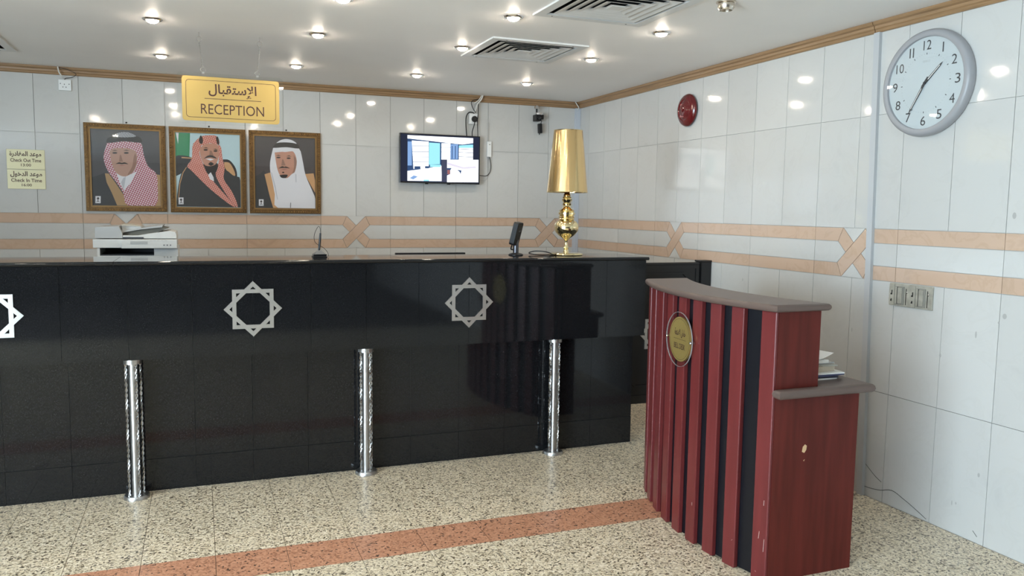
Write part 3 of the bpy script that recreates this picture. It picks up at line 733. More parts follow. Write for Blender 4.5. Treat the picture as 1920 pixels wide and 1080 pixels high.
sheet('booklet', (cx + .026, cy + .015), .145, .18, 0.08, ZS + .0135, ZS + .022, mat('navy_cover', (0.05, 0.055, 0.13), 0.4), 'navy booklet in the middle of the paper pile', 'booklet')
sheet('brochure', (cx + .022, cy + .012), .145, .19, -0.03, ZS + .0225, ZS + .028, M_PAPER, 'pale brochure on top of the navy booklet', 'brochure')
sheet('receipt_pad', (cx + .0, cy + .02), .12, .16, 0.15, ZS + .0285, ZS + .050, mat('kraft_paper', (0.45, 0.38, 0.29), 0.7), 'brown receipt pad stacked above the pale brochure', 'pad')
sheet('clip_folder', (cx + .018, cy + .02), .13, .16, -0.15, ZS + .0505, ZS + .056, mat('olive_cover', (0.30, 0.285, 0.24), 0.5), 'grey folder with curled edge near the top of the pile', 'folder', 0.0)
sheet('tariff_card', (cx + .012, cy + .03), .125, .15, 0.1, ZS + .0565, ZS + .060, M_PRG, 'grey printed card below the curled white sheet', 'card', 0.0)
sheet('loose_sheet', (cx + .008, cy + .04), .13, .16, 0.2, ZS + .073, ZS + .0736, mat('white_paper', (0.85, 0.85, 0.83), 0.6), 'curled white sheet on top of the paper pile', 'paper', 0.022)
sheet('envelope', (cx - .01, cy + .03), .11, .15, 0.0, ZS + .0605, ZS + .0725, M_PAPER, 'thick envelope under the curled white sheet', 'envelope')

# ================================================================ on the back wall
# portraits
M_FRAME = mat('gilt_frame', (0.15, 0.083, 0.030), 0.38, 0.65, var=0.35, vscale=60)
M_BEAD = mat('gilt_bead', (0.80, 0.56, 0.26), 0.16, 1.0)
def pm(name, c, r=0.5): return mat('print_' + name, c, r)
SKIN = pm('skin', (0.40, 0.235, 0.175)); SKIN2 = pm('skin_warm', (0.44, 0.22, 0.15)); HAIR = pm('hair', (0.025, 0.018, 0.015)); WH = pm('white_cloth', (0.62, 0.61, 0.63)); GREYW = pm('grey_cloth', (0.42, 0.42, 0.45))
LIP = pm('lip', (0.32, 0.13, 0.11)); SHD = pm('soft_shadow', (0.26, 0.14, 0.10)); TAN = pm('tan_trim', (0.36, 0.22, 0.10)); TAN2 = pm('tan_light', (0.50, 0.28, 0.13)); DKR = pm('dark_robe', (0.035, 0.034, 0.033))
BG1 = pm('charcoal_ground', (0.065, 0.060, 0.060)); BG3 = pm('umber_ground', (0.060, 0.048, 0.045)); BLUE = pm('pale_blue_ground', (0.42, 0.55, 0.58)); GRN = pm('green_flag', (0.03, 0.22, 0.09))
CHK1 = checker('red_check_cloth', (0.62, 0.50, 0.52), (0.32, 0.05, 0.08), 100); CHK2 = checker('coral_check_cloth', (0.60, 0.32, 0.26), (0.42, 0.10, 0.07), 110); CHKG = checker('grey_check_cloth', (0.45, 0.45, 0.47), (0.12, 0.12, 0.13), 150)
def portrait(x0, x1, z0, z1, label, quad, layers, base):
    e = empty('framed_portrait', ((x0 + x1) / 2, YB - 0.015, z0), label, 'portrait', 'gold framed portraits')
    fw_ = 0.040
    F = BACK
    def mould(a, b, w0, w1, i0, i1, nm, m):
        O = [(x0 + i0, z0 + i0), (x1 - i0, z0 + i0), (x1 - i0, z1 - i0), (x0 + i0, z1 - i0)]; I = [(x0 + i1, z0 + i1), (x1 - i1, z0 + i1), (x1 - i1, z1 - i1), (x0 + i1, z1 - i1)]
        return G().ring(O, I, w0, w1, F).build(nm, m, e)
    mould(0, 0, 0.001, 0.020, 0.0, 0.030, 'frame', M_FRAME)
    mould(0, 0, 0.020, 0.027, 0.004, 0.022, 'raised_moulding', M_FRAME)
    mould(0, 0, 0.001, 0.016, 0.030, fw_, 'inner_slip', mat('slip_gold', (0.26, 0.155, 0.06), 0.4, 0.6))
    # carved beading, too fine to pick apart
    g = G()
    def bead(u, v, s, w_):
        g.add([F(u - s, v, w_), F(u, v - s, w_), F(u + s, v, w_), F(u, v + s, w_), F(u, v, w_ + s * 0.9)], [(0, 1, 4), (1, 2, 4), (2, 3, 4), (3, 0, 4)])
    for inset_, step, s, w_ in ((0.013, 0.017, 0.0072, 0.026), (0.034, 0.009, 0.0030, 0.0155)):
        a0, a1, b0, b1 = x0 + inset_, x1 - inset_, z0 + inset_, z1 - inset_
        nu, nv = int((a1 - a0) / step), int((b1 - b0) / step)
        for k in range(nu + 1):
            for v in (b0, b1): bead(a0 + (a1 - a0) * k / nu, v, s * random.uniform(.7, 1.15), w_)
        for k in range(1, nv):
            for u in (a0, a1): bead(u, b0 + (b1 - b0) * k / nv, s * random.uniform(.7, 1.15), w_)
    g.build('carved_beading', M_BEAD, e, kind='stuff')
    ix0, ix1, iz0, iz1 = x0 + fw_, x1 - fw_, z0 + fw_, z1 - fw_
    pic = G().box((ix0, iz0, 0.001), (ix1, iz1, 0.006), F).build('picture', base, e)
    (lx0, ly0), (rx0, ry0), (rx1, ry1), (lx1, ly1) = quad
    def N(p):
        u = v = 0.5
        for _ in range(4):
            L = lx0 + (lx1 - lx0) * v; Rr = rx0 + (rx1 - rx0) * v; u = (p[0] - L) / (Rr - L)
            Tt = ly0 + (ry0 - ly0) * u; Bb = ly1 + (ry1 - ly1) * u; v = (p[1] - Tt) / (Bb - Tt)
        u = min(max(u, 0.004), 0.996); v = min(max(v, 0.004), 0.996)
        return (ix0 + (ix1 - ix0) * u, iz1 - (iz1 - iz0) * v)
    for k, (nm, m, poly) in enumerate(layers):
        G().flat([N(p) for p in poly], 0.0062 + 0.00015 * k, F).build(nm, m, pic)
    G().box((ix0, iz0, 0.0125), (ix1, iz1, 0.0145), F).build('glass_pane', M_GLASS, e)
    G().lathe([(0.004, 0), (0.006, 0.006), (0.003, 0.009)], None, Frame(F((x0 + x1) / 2 + .01, z1 + 0.012, 0), F.u, F.v), 10).build('hanging_nail', M_BLACK, e)
    return e
def emblem(x, y):
    return [('sticker', WH, [(x - 27, y - 38), (x + 27, y - 38), (x + 27, y + 38), (x - 27, y + 38)]),
            ('sticker_mark', HAIR, [(x - 4, y - 2), (x - 14, y - 14), (x - 4, y - 26), (x + 4, y - 26), (x + 14, y - 14), (x + 4, y - 2), (x + 3, y + 12), (x + 17, y + 26), (x + 12, y + 29), (x, y + 18), (x - 12, y + 29), (x - 17, y + 26), (x - 3, y + 12)])]
def sm(P, n=4):
    Q = spline([(a, b, 0) for a, b in P] + [(P[0][0], P[0][1], 0)], n); return [(q.x, q.y) for q in Q[:-1]]
portrait(-0.735, -0.211, 1.354, 1.970, 'gold framed portrait of man in red checked headdress and white collar', ((163, 122), (890, 155), (928, 938), (205, 938)), [
    ('robe', DKR, [(160, 640), (330, 590), (470, 945), (160, 945)]),
    ('robe_trim', TAN, [(325, 595), (365, 598), (440, 700), (530, 830), (575, 945), (460, 945), (400, 800), (345, 690)]),
    ('robe_trim', TAN, [(860, 600), (960, 610), (960, 945), (850, 945)]),
    ('headdress', CHK1, sm([(345, 265), (520, 250), (690, 265), (730, 400), (780, 520), (865, 590), (885, 720), (862, 942), (575, 942), (520, 800), (440, 680), (350, 560), (308, 420)], 3)),
    ('collar', WH, [(445, 590), (540, 630), (665, 570), (600, 690), (530, 775), (480, 690)]),
    ('collar_fold', GREYW, [(520, 640), (545, 632), (525, 770), (495, 690)]),
    ('face', SKIN, sm([(368, 355), (420, 330), (560, 330), (645, 365), (660, 450), (635, 560), (540, 627), (445, 590), (395, 490)], 4)),
    ('cheek_shadow', SHD, sm([(640, 380), (658, 450), (630, 560), (560, 615), (610, 520), (622, 430)], 3)),
    ('eye', HAIR, ell(425, 379, 26, 9)), ('eye', HAIR, ell(545, 379, 26, 9)),
    ('eyebrow', HAIR, [(395, 358), (425, 348), (455, 356), (425, 356)]), ('eyebrow', HAIR, [(512, 356), (545, 346), (580, 358), (545, 355)]),
    ('nose_shadow', SHD, [(478, 400), (490, 400), (512, 470), (470, 470)]),
    ('moustache', HAIR, sm([(432, 497), (470, 478), (500, 484), (530, 478), (568, 497), (530, 494), (500, 498), (470, 494)], 3)),
    ('mouth', LIP, [(458, 506), (500, 510), (545, 506), (500, 518)]),
    ('headdress_fringe', CHK1, [(345, 262), (520, 248), (692, 262), (668, 380), (640, 352), (560, 310), (500, 330), (430, 318), (380, 350), (350, 360)]),
    ('head_cord', HAIR, sm([(345, 225), (400, 205), (520, 195), (650, 205), (695, 225), (698, 272), (520, 258), (346, 275)], 3)),
    ('crown_cloth', CHKG, sm([(392, 208), (440, 175), (520, 160), (600, 175), (642, 208), (520, 216)], 3)),
] + emblem(260, 876), BG1)
portrait(-0.187, 0.339, 1.352, 1.970, 'gold framed portrait of smiling bearded man against pale blue', ((120, 113), (835, 150), (850, 965), (130, 945)), [
    ('flag', GRN, [(110, 100), (285, 120), (275, 390), (110, 385)]), ('flag_stripe', WH, [(130, 118), (162, 120), (154, 245)]),
    ('sofa', DKR, sm([(110, 420), (150, 370), (300, 395), (310, 480), (110, 600)], 3)), ('sofa_trim', TAN2, [(190, 388), (300, 398), (300, 408), (190, 400)]),
    ('chair_back', HAIR, sm([(640, 420), (720, 430), (790, 520), (805, 620), (760, 640), (660, 560)], 4)), ('chair_medallion', TAN2, sm([(660, 450), (720, 460), (770, 540), (782, 605), (720, 580), (668, 510)], 4)),
    ('robe', DKR, sm([(125, 950), (150, 720), (190, 560), (250, 490), (420, 470), (660, 530), (760, 600), (860, 660), (860, 980), (500, 980)], 3)),
    ('robe_piping', TAN2, [(148, 860), (165, 680), (200, 560), (240, 500), (246, 504), (208, 565), (173, 685), (154, 862)]),
    ('headdress', CHK2, sm([(308, 270), (350, 225), (400, 215), (400, 300), (385, 350), (430, 480), (480, 590), (620, 760), (780, 945), (750, 945), (640, 865), (480, 730), (300, 545), (250, 490), (300, 410)], 3)),
    ('headdress', CHK2, sm([(590, 250), (625, 285), (640, 400), (665, 520), (655, 640), (740, 770), (800, 900), (805, 965), (700, 840), (590, 660), (565, 570), (600, 430)], 3)),
    ('beard', HAIR, sm([(425, 470), (510, 440), (590, 470), (570, 560), (520, 590), (460, 550)], 3)),
    ('face', SKIN2, sm([(385, 300), (450, 245), (570, 250), (602, 310), (592, 420), (545, 485), (450, 485), (402, 400)], 4)),
    ('eye', HAIR, ell(455, 312, 24, 10)), ('eye', HAIR, ell(563, 325, 22, 10)), ('eyebrow', HAIR, [(425, 292), (460, 282), (490, 298), (458, 292)]), ('eyebrow', HAIR, [(535, 305), (565, 300), (592, 315), (562, 310)]),
    ('nose_shadow', SHD, [(500, 320), (520, 322), (545, 380), (495, 378)]),
    ('moustache', HAIR, sm([(428, 415), (470, 380), (510, 372), (550, 385), (578, 410), (540, 402), (505, 395), (460, 402)], 3)),
    ('smile', WH, [(455, 412), (505, 408), (548, 420), (505, 432)]), ('chin_tuft', HAIR, sm([(480, 470), (510, 448), (545, 470), (510, 490)], 3)),
    ('undershirt', WH, [(480, 590), (510, 562), (540, 620), (545, 665), (500, 640)]),
    ('crown_cloth', CHK2, sm([(310, 250), (400, 165), (500, 150), (585, 165), (602, 255), (500, 236), (390, 268)], 3)),
    ('head_cord_knot', HAIR, sm([(380, 200), (400, 150), (425, 190), (420, 240), (392, 240)], 3)), ('head_cord_knot', HAIR, sm([(568, 175), (588, 165), (602, 210), (600, 255), (580, 240)], 3)),
] + emblem(179, 879), BLUE)
portrait(0.362, 0.888, 1.352, 1.970, 'gold framed portrait of man in white headdress with black cord', ((127, 115), (838, 150), (846, 962), (140, 962)), [
    ('robe', DKR, sm([(120, 600), (200, 560), (260, 545), (390, 970), (120, 970)], 3)),
    ('robe_trim', TAN2, [(245, 565), (325, 540), (380, 780), (400, 970), (345, 970), (300, 800)]),
    ('robe_trim', TAN2, [(715, 560), (822, 552), (848, 640), (848, 780), (790, 690)]),
    ('headdress', WH, sm([(345, 258), (500, 240), (645, 262), (690, 400), (725, 570), (800, 740), (845, 850), (845, 965), (402, 965), (365, 800), (335, 640), (313, 540), (310, 420)], 3)),
    ('cloth_fold', GREYW, [(606, 560), (616, 560), (618, 655), (609, 655)]), ('cloth_fold', GREYW, [(320, 540), (330, 545), (372, 700), (400, 860), (392, 860), (358, 700)]),
    ('face', SKIN2, sm([(362, 310), (480, 300), (578, 300), (620, 400), (600, 530), (560, 580), (490, 610), (425, 575), (388, 480)], 4)),
    ('cheek_shadow', SHD, sm([(585, 340), (622, 410), (600, 530), (560, 575), (590, 480)], 3)),
    ('eye', HAIR, ell(407, 369, 24, 9)), ('eye', HAIR, ell(526, 377, 24, 9)), ('eyebrow', HAIR, [(375, 350), (407, 338), (440, 352), (407, 348)]), ('eyebrow', HAIR, [(495, 355), (530, 345), (560, 360), (528, 355)]),
    ('nose_shadow', SHD, [(450, 390), (462, 390), (490, 462), (440, 462)]),
    ('moustache', HAIR, sm([(405, 497), (450, 470), (472, 478), (495, 474), (540, 495), (495, 490), (450, 490)], 3)),
    ('mouth', LIP, [(430, 503), (470, 500), (515, 503), (470, 514)]), ('lip_tuft', HAIR, ell(462, 543, 13, 8)), ('beard', HAIR, sm([(418, 575), (465, 568), (514, 572), (495, 604), (460, 608), (435, 600)], 3)),
    ('collar', WH, sm([(415, 590), (490, 622), (590, 545), (600, 650), (500, 680), (420, 660)], 3)),
    ('headdress_brow', WH, [(342, 262), (500, 240), (645, 262), (640, 330), (580, 294), (480, 306), (410, 292), (362, 300)]),
    ('crown_cloth', WH, sm([(383, 200), (430, 168), (500, 155), (570, 172), (618, 212), (500, 205)], 3)),
    ('head_cord', HAIR, sm([(362, 222), (400, 198), (500, 194), (600, 206), (642, 230), (642, 266), (500, 250), (350, 256)], 3)),
    ('pen', HAIR, [(546, 895), (552, 895), (550, 955), (544, 955)]),
] + emblem(207, 898), BG3)

# check-in notice: two brass plates
M_NOTE = mat('pale_brass', (0.55, 0.49, 0.30), 0.4, 0.3)
nt_ = empty('time_notice', (-1.095, YB - .003, 1.50), 'small brass notice with check in and check out times', 'notice')
for v0, v1, ar, en, tm in ((1.634, 1.768, 'موعد المغادرة', 'Check Out Time', '13:00'), (1.500, 1.632, 'موعد الدخول', 'Check In Time', '16:00')):
    pl_ = G().box((-1.208, v0, 0.0005), (-0.980, v1, 0.0045), BACK).build('plate', M_NOTE, nt_, bevel=0.001)
    text('arabic_lettering', arabic(ar), BACK, -1.095, v1 - 0.033, 0.19, 0.042, 0.0048, M_TEXT, pl_, 0.03)
    text('lettering', en, BACK, -1.094, v1 - 0.073, 0.184, 0.024, 0.0048, M_TEXT, pl_, 0.02)
    text('time', tm, BACK, -1.094, v1 - 0.105, 0.060, 0.019, 0.0048, M_TEXT, pl_, 0.015)

# wall socket near the cornice
ws = empty('wall_socket', (-0.838, YB, 2.178), 'white wall socket below the cornice with loose wires', 'socket')
fp = G().box((-0.878, 2.180, 0.0005), (-0.800, 2.254, 0.012), BACK).build('face_plate', M_WHITEP, ws, bevel=0.002)
for u, v in ((-0.866, 2.226), (-0.842, 2.222), (-0.813, 2.224), (-0.851, 2.203), (-0.832, 2.203)): G().prism(ell(u, v, .003, .0035, 8), 0.012, 0.0125, BACK).build('hole', M_BLACK, fp)
G().tube(spline([BACK(-0.874, 2.334, .04), BACK(-0.868, 2.30, .045), BACK(-0.855, 2.275, .04), BACK(-0.842, 2.255, .012)], 6), 0.0042, 6).build('white_wire', M_CABLEW, ws, smooth=True)
G().tube(spline([BACK(-0.872, 2.33, .04), BACK(-0.82, 2.318, .05), BACK(-0.775, 2.30, .05), BACK(-0.765, 2.285, .045), BACK(-0.795, 2.268, .03), BACK(-0.83, 2.262, .02), BACK(-0.838, 2.255, .012)], 6), 0.002, 5).build('black_wire', M_BLACK, ws, smooth=True)

# television
tv = empty('wall_television', (1.835, YB - .05, 1.61), 'flat wall television showing camera feeds', 'television')
TF = Frame((0, YB - 0.07, 0), (1, 0, 0), (0, 0, 1))
tx0, tx1, tz0, tz1 = 1.497, 2.169, 1.609, 2.001
G().box((tx0, tz0, -0.035), (tx1, tz1, 0.0), TF).build('housing', M_BLACKG, tv, bevel=0.003)
G().box((tx0 + .2, tz0 + .08, -0.070), (tx1 - .2, tz1 - .08, -0.035), TF).build('wall_bracket', M_BLACK, tv)
for u in (1.72, 1.905): G().box((u - .012, tz0 - .008, -0.02), (u + .012, tz0, -0.002), TF).build('foot_mount', M_BLACK, tv)
quad = ((110, 450), (965, 488), (962, 1000), (112, 982))
def TN(p):
    v = 0.5
    for _ in range(3):
        u = (p[0] - 111) / 853; T_ = 450 + 38 * u; B_ = 982 + 18 * u; v = (p[1] - T_) / (B_ - T_)
    return (tx0 + (tx1 - tx0) * u, tz1 - (tz1 - tz0) * v)
scr = G().box((tx0 + .008, tz0 + .010, 0.0), (tx1 - .008, tz1 - .008, 0.0006), TF).build('screen', emission('screen_dark', (0.05, 0.06, 0.11), 0.35), tv)
EW = emission('screen_white', (0.93, 0.97, 1.0), 1.25); EB = emission('screen_navy', (0.06, 0.12, 0.28), 0.5); EC = emission('screen_cyan', (0.30, 0.68, 0.80), 0.9); EL = emission('screen_blue', (0.25, 0.42, 0.75), 0.7); EP = emission('screen_lilac', (0.70, 0.66, 0.78), 0.8); ER = emission('screen_rust', (0.5, 0.2, 0.2), 0.5)
def R4(a, b, c, d): return [(a, b), (c, b), (c, d), (a, d)]
lay = [('feed', EB, [(190, 480), (886, 508), (886, 740), (545, 740), (545, 970), (190, 966)]), ('ceiling_area', EW, [(190, 478), (886, 508), (886, 560), (768, 575), (190, 512)]),
       ('side_area', EL, R4(192, 545, 236, 800)), ('window_area', EW, [(235, 535), (410, 545), (412, 835), (252, 835)]), ('door_area', EC, [(414, 555), (530, 562), (530, 785), (414, 790)]), ('window_area', EW, R4(545, 562, 640, 735)), ('door_area', EL, R4(642, 572, 722, 730)), ('window_area', EW, [(732, 585), (886, 575), (886, 740), (732, 735)]), ('door_area', EC, [(732, 585), (886, 575), (886, 612), (732, 612)]),
       ('floor_area', EW, [(190, 858), (370, 835), (545, 800), (552, 966), (190, 963)])]
for y in (590, 650, 705, 760): lay.append(('window_bar', EB, R4(240, y, 410, y + 5)))
for y in (603, 652): lay.append(('window_bar', EB, R4(545, y, 640, y + 4)))
for y in (618, 655, 700): lay.append(('window_bar', EB, [(732, y), (886, y + 6), (886, y + 11), (732, y + 5)]))
for x in (655, 690): lay.append(('door_bar', EB, R4(x, 590, x + 8, 725)))
lay += [('figure', EB, R4(262, 808, 325, 835)), ('figure', EB, R4(372, 806, 412, 830)), ('figure', EC, R4(425, 790, 540, 815)), ('object', EL, [(212, 935), (255, 905), (298, 918), (250, 950)]), ('object', EC, R4(358, 950, 415, 965)),
        ('inset_border', emission('screen_slate', (0.09, 0.10, 0.17), 0.5), R4(548, 735, 606, 972)), ('inset_feed', EW, R4(606, 737, 946, 976)), ('inset_shadow', EP, [(608, 762), (780, 815), (910, 805), (925, 825), (780, 835), (608, 790)]), ('inset_object', EB, [(606, 825), (655, 825), (640, 850), (640, 890), (606, 905)]), ('inset_object', ER, R4(608, 845, 636, 892)), ('inset_object', EB, [(712, 845), (762, 850), (752, 890), (740, 865)])]
for k, (nm, m, poly) in enumerate(lay): G().flat([TN(p) for p in poly], 0.0008 + 0.0001 * k, TF).build(nm, m, scr)
# plug box and cables above the television
pb = empty('plug_box', (2.125, YB, 2.10), 'black plug in white socket above the television with hanging cables', 'socket')
G().box((2.088, 2.103, 0.0005), (2.164, 2.187, 0.028), BACK).build('face_plate', M_WHITEP, pb, bevel=0.002)
G().lathe([(0.024, 0), (0.026, 0.012), (0.020, 0.028), (0.012, 0.030)], None, Frame(BACK(2.130, 2.142, 0.028), BACK.u, BACK.v), 16).build('plug', M_BLACK, pb, smooth=True)
def cab(name, pts, r, m, parent): return G().tube(spline([BACK(*p) for p in pts], 6), r, 6).build(name, m, parent, smooth=True)
cab('black_cable', [(2.128, 2.125, .05), (2.122, 2.09, .05), (2.11, 2.04, .04), (2.112, 1.99, .035)], .004, M_BLACK, pb)
cab('black_cable', [(2.13, 2.19, .03), (2.09, 2.196, .03), (2.063, 2.165, .03), (2.058, 2.10, .03), (2.066, 1.99, .035)], .0046, M_BLACK, pb)
cab('black_cable', [(2.165, 2.27, .03), (2.163, 2.20, .03), (2.158, 2.13, .032), (2.160, 2.07, .03), (2.162, 1.99, .035)], .0035, M_BLACK, pb)
cab('black_cable', [(2.16, 2.305, .045), (2.108, 2.285, .03), (2.112, 2.24, .03), (2.14, 2.195, .03)], .003, M_BLACK, pb)
cab('white_cable', [(2.195, 2.335, .05), (2.18, 2.30, .05), (2.155, 2.265, .035), (2.14, 2.22, .03), (2.128, 2.19, .02)], .006, M_CABLEW, pb)
cab('white_cable', [(2.185, 2.335, .048), (2.16, 2.295, .045), (2.125, 2.27, .03)], .0035, M_CABLEW, pb)
ap = empty('wireless_box', (2.267, YB, 1.84), 'slim white wireless box with thin aerial beside the television', 'wireless box')
G().box((2.249, 1.840, 0.0005), (2.286, 1.968, 0.024), BACK).build('body', M_WHITEP, ap, bevel=0.004)
G().box((2.262, 1.940, 0.024), (2.275, 1.944, 0.0245), BACK).build('status_mark', M_BLACK, ap)
cab('aerial', [(2.258, 1.965, .012), (2.258, 2.05, .012), (2.258, 2.13, .012)], .0024, M_PRG, ap)
cab('black_cable', [(2.272, 1.84, .012), (2.285, 1.78, .012), (2.278, 1.72, .015), (2.245, 1.685, .02), (2.19, 1.685, .03), (2.16, 1.69, .03)], .003, M_BLACK, ap)
cab('grey_cable', [(2.262, 1.84, .006), (2.265, 1.70, .006), (2.24, 1.65, .008), (2.19, 1.645, .02), (2.165, 1.65, .03)], .0014, M_PRG, ap)

# small camera hanging under the cornice
ca = empty('security_camera', (2.69, YB - .03, 2.055), 'small black camera hanging below the cornice with inline adapter', 'camera')
G().lathe([(0.022, 0), (0.020, 0.02), (0.012, 0.028)], None, Frame((2.672, YB - .06, 2.252), (1, 0, 0), (0, 1, 0)), 14).build('mount', M_CHROME, ca, smooth=True)
G().tube([(2.672, YB - .06, 2.255), (2.672, YB - .06, 2.215)], 0.008, 8).build('arm', M_BLACK, ca, smooth=True)
G().prism(ell(2.695, YB - .06, .036, .03, 20), 2.200, 2.222).build('swivel', M_CHROME, ca, bevel=0.003)
bd2 = G().box((2.648, YB - .10, 2.150), (2.700, YB - .03, 2.204)).build('body', M_BLACK, ca, bevel=0.006)
G().lathe([(0.017, 0), (0.017, 0.02), (0.012, 0.022)], None, Frame((2.672, YB - .10, 2.177), (1, 0, 0), (0, 0, 1)), 16).build('lens', M_BLACKG, bd2, smooth=True)
G().box((2.702, YB - .09, 2.165), (2.726, YB - .04, 2.205)).build('side_housing', M_BLACKG, ca, bevel=0.004)
G().tube(spline([(2.71, YB - .06, 2.17), (2.718, YB - .06, 2.15), (2.712, YB - .05, 2.13)], 5), .003, 6).build('cable', M_BLACK, ca, smooth=True)
G().box((-.0145, -.02, -.040), (.0145, .02, .040), Frame((2.708, YB - .05, 2.094), (1, 0, .06), (0, 1, 0))).build('adapter', M_BLACK, ca, bevel=0.004)
G().tube([(2.706, YB - .05, 2.056), (2.704, YB - .05, 2.042)], .005, 6).build('adapter_tip', M_BLACK, ca)
cw = G().tube(spline([(3.04, YB - .04, ZC - .002), (3.052, YB - .05, 2.31), (3.07, YB - .045, 2.288), (3.066, YB - .03, 2.27)], 6), .004, 6).build('cable_bundle', M_CABLEW)
tag(cw, 'loose pale cables entering the trunking in the ceiling corner', 'cable')

# ================================================================ hanging reception sign
SF = Frame((0, 4.776, 0), (1, 0, 0), (0, 0, 1))
rs = empty('reception_sign', (0.185, 4.776, 1.86), 'gold hanging reception sign in Arabic and English', 'sign')
G().prism(rrect(-0.094, 1.850, 0.461, 2.122, 0.022), -0.004, 0.0, SF).build('acrylic_panel', M_ACRYL, rs)
gpz = G().prism(rrect(-0.069, 1.864, 0.438, 2.102, 0.016), 0.0, 0.004, SF).build('gold_plate', M_GOLDP, rs)
G().ring(rrect(-0.050, 1.882, 0.419, 2.084, 0.018), rrect(-0.0475, 1.8845, 0.4165, 2.0815, 0.016), 0.004, 0.0044, SF).build('border_line', M_TEXT, gpz)
G().box((0.045, 1.9845, 0.004), (0.340, 1.9875, 0.0044), SF).build('divider_line', M_TEXT, gpz)
text('arabic_lettering', arabic('الإستقبال'), SF, 0.191, 2.030, 0.250, 0.072, 0.0045, M_TEXT, gpz, 0.02)
text('lettering', 'RECEPTION', SF, 0.190, 1.930, 0.330, 0.054, 0.0045, M_TEXT, gpz)
for xt, xb in ((0.024, 0.040), (0.338, 0.322)):
    ch = empty('hanging_chain', ((xt + xb) / 2, 4.776, 2.12), None, None); ch.parent = rs; ch.location = Vector(WORLD[ch.name]) - WORLD[rs.name]
    g = G(); n = 22; zt, zb = 2.288, 2.150
    for k in range(n):
        t = (k + .5) / n; p = (xt + (xb - xt) * t, 4.776, zt + (zb - zt) * t)
        A_ = Frame(p, (1, 0, 0), (0, 0, 1)) if k % 2 else Frame(p, (0, 1, 0), (0, 0, 1))
        g.torus((0, 0, 0), 0.0034, 0.0011, A_, 8, 4)
    g.build('chain_links', M_CHROME, ch, kind='stuff')
    G().torus((xt, zt + .013, 0), 0.0135, 0.0017, SF, 20, 6).build('ring', M_STEEL, ch, smooth=True)
    G().torus((xb, zb - .012, 0), 0.0135, 0.0015, SF, 20, 6).build('ring', M_STEEL, ch, smooth=True)
    G().tube([(xt, 4.776, zt + .026), (xt, 4.776, ZC)], 0.002, 6).build('hook', M_STEEL, ch)
    G().box((xb - .006, zb - .034, -0.006), (xb + .006, zb - .022, 0.003), SF).build('clip', M_CHROME, ch)

# ================================================================ on the right wall
# clock
CY, CZ = 2.777, 2.000
CF = Frame((XR, CY, CZ), (0, -1, 0), (0, 0, 1))
ck = empty('wall_clock', (XR - .02, CY, CZ - .24), 'large round wall clock with grey rim and black numerals', 'clock')
G().lathe([(0.228, 0.0005), (0.236, 0.006), (0.238, 0.022), (0.234, 0.036), (0.226, 0.043), (0.214, 0.044), (0.205, 0.040), (0.203, 0.030)], None, CF, 72, close=False).build('rim', mat('clock_grey', (0.31, 0.31, 0.32), 0.35), ck, smooth=True)
G().lathe([(0.229, 0.0004), (0.229, 0.003)], None, CF, 48).build('back_plate', M_PRG, ck)
fc = G().prism(circ(0.204, 72), 0.026, 0.030, CF).build('dial', mat('dial_white', (0.49, 0.54, 0.55), 0.4), ck)
M_NUM = mat('numeral_black', (0.02, 0.025, 0.03), 0.4)
for h in range(1, 13):
    a = math.radians(90 - 30 * h); s = str(h); wdt = {1: 0.007, 11: 0.024, 10: 0.043, 12: 0.042}.get(h, 0.027)
    if h in (1, 11):
        for q in ([0] if h == 1 else [-.009, .009]):
            G().box((0.168 * math.cos(a) + q - .003, 0.168 * math.sin(a) - .0215, 0.030), (0.168 * math.cos(a) + q + .003, 0.168 * math.sin(a) + .0215, 0.0304), CF).build('numeral', M_NUM, fc)
    else: text('numeral', s, CF, 0.168 * math.cos(a), 0.168 * math.sin(a), wdt, 0.042, 0.0304, M_NUM, fc)
    c, s_ = math.cos(a), math.sin(a); L0, L1, ww = 0.126, 0.134, 0.0018
    G().flat([(c * L0 - s_ * ww, s_ * L0 + c * ww), (c * L0 + s_ * ww, s_ * L0 - c * ww), (c * L1 + s_ * ww, s_ * L1 - c * ww), (c * L1 - s_ * ww, s_ * L1 + c * ww)], 0.0303, CF).build('hour_mark', M_NUM, fc)
g = G()
for k in range(60):
    a = math.radians(6 * k); g.flat([(0.130 * math.cos(a) + q * .0008, 0.130 * math.sin(a) + r_ * .0008) for q, r_ in ((-1, -1), (1, -1), (1, 1), (-1, 1))], 0.0302, CF)
g.build('minute_dots', M_NUM, fc, kind='stuff')
text('maker_lettering', 'SEIKO', CF, 0, 0.097, 0.040, 0.0085, 0.0304, mat('dial_grey_print', (0.35, 0.38, 0.38), 0.5), fc)
def hand(ang, L, tail, wd_, w_, name):
    a = math.radians(90 - ang); c, s = math.cos(a), math.sin(a)
    P = [(-tail, -wd_ * .6), (0, -wd_), (L * .85, -wd_ * .75), (L, 0), (L * .85, wd_ * .75), (0, wd_), (-tail, wd_ * .6)]
    h_ = G().prism([(x * c - y * s, x * s + y * c) for x, y in P], w_, w_ + 0.0012, CF).build(name, M_NUM, ck)
    P = [(L * .18, -wd_ * .3), (L * .85, -wd_ * .28), (L * .85, wd_ * .28), (L * .18, wd_ * .3)]
    G().flat([(x * c - y * s, x * s + y * c) for x, y in P], w_ + 0.0014, CF).build('lume_strip', M_WHITEP, h_)
hand(47.5, 0.120, 0.022, 0.0062, 0.0325, 'hour_hand'); hand(212, 0.150, 0.030, 0.0055, 0.0345, 'minute_hand')
G().lathe([(0.006, 0.030), (0.006, 0.038), (0.003, 0.039)], None, CF, 14).build('hand_pin', M_NUM, ck, smooth=True)
G().prism(circ(0.2035, 64), 0.0405, 0.0415, CF).build('glass_cover', M_GLASS, ck)

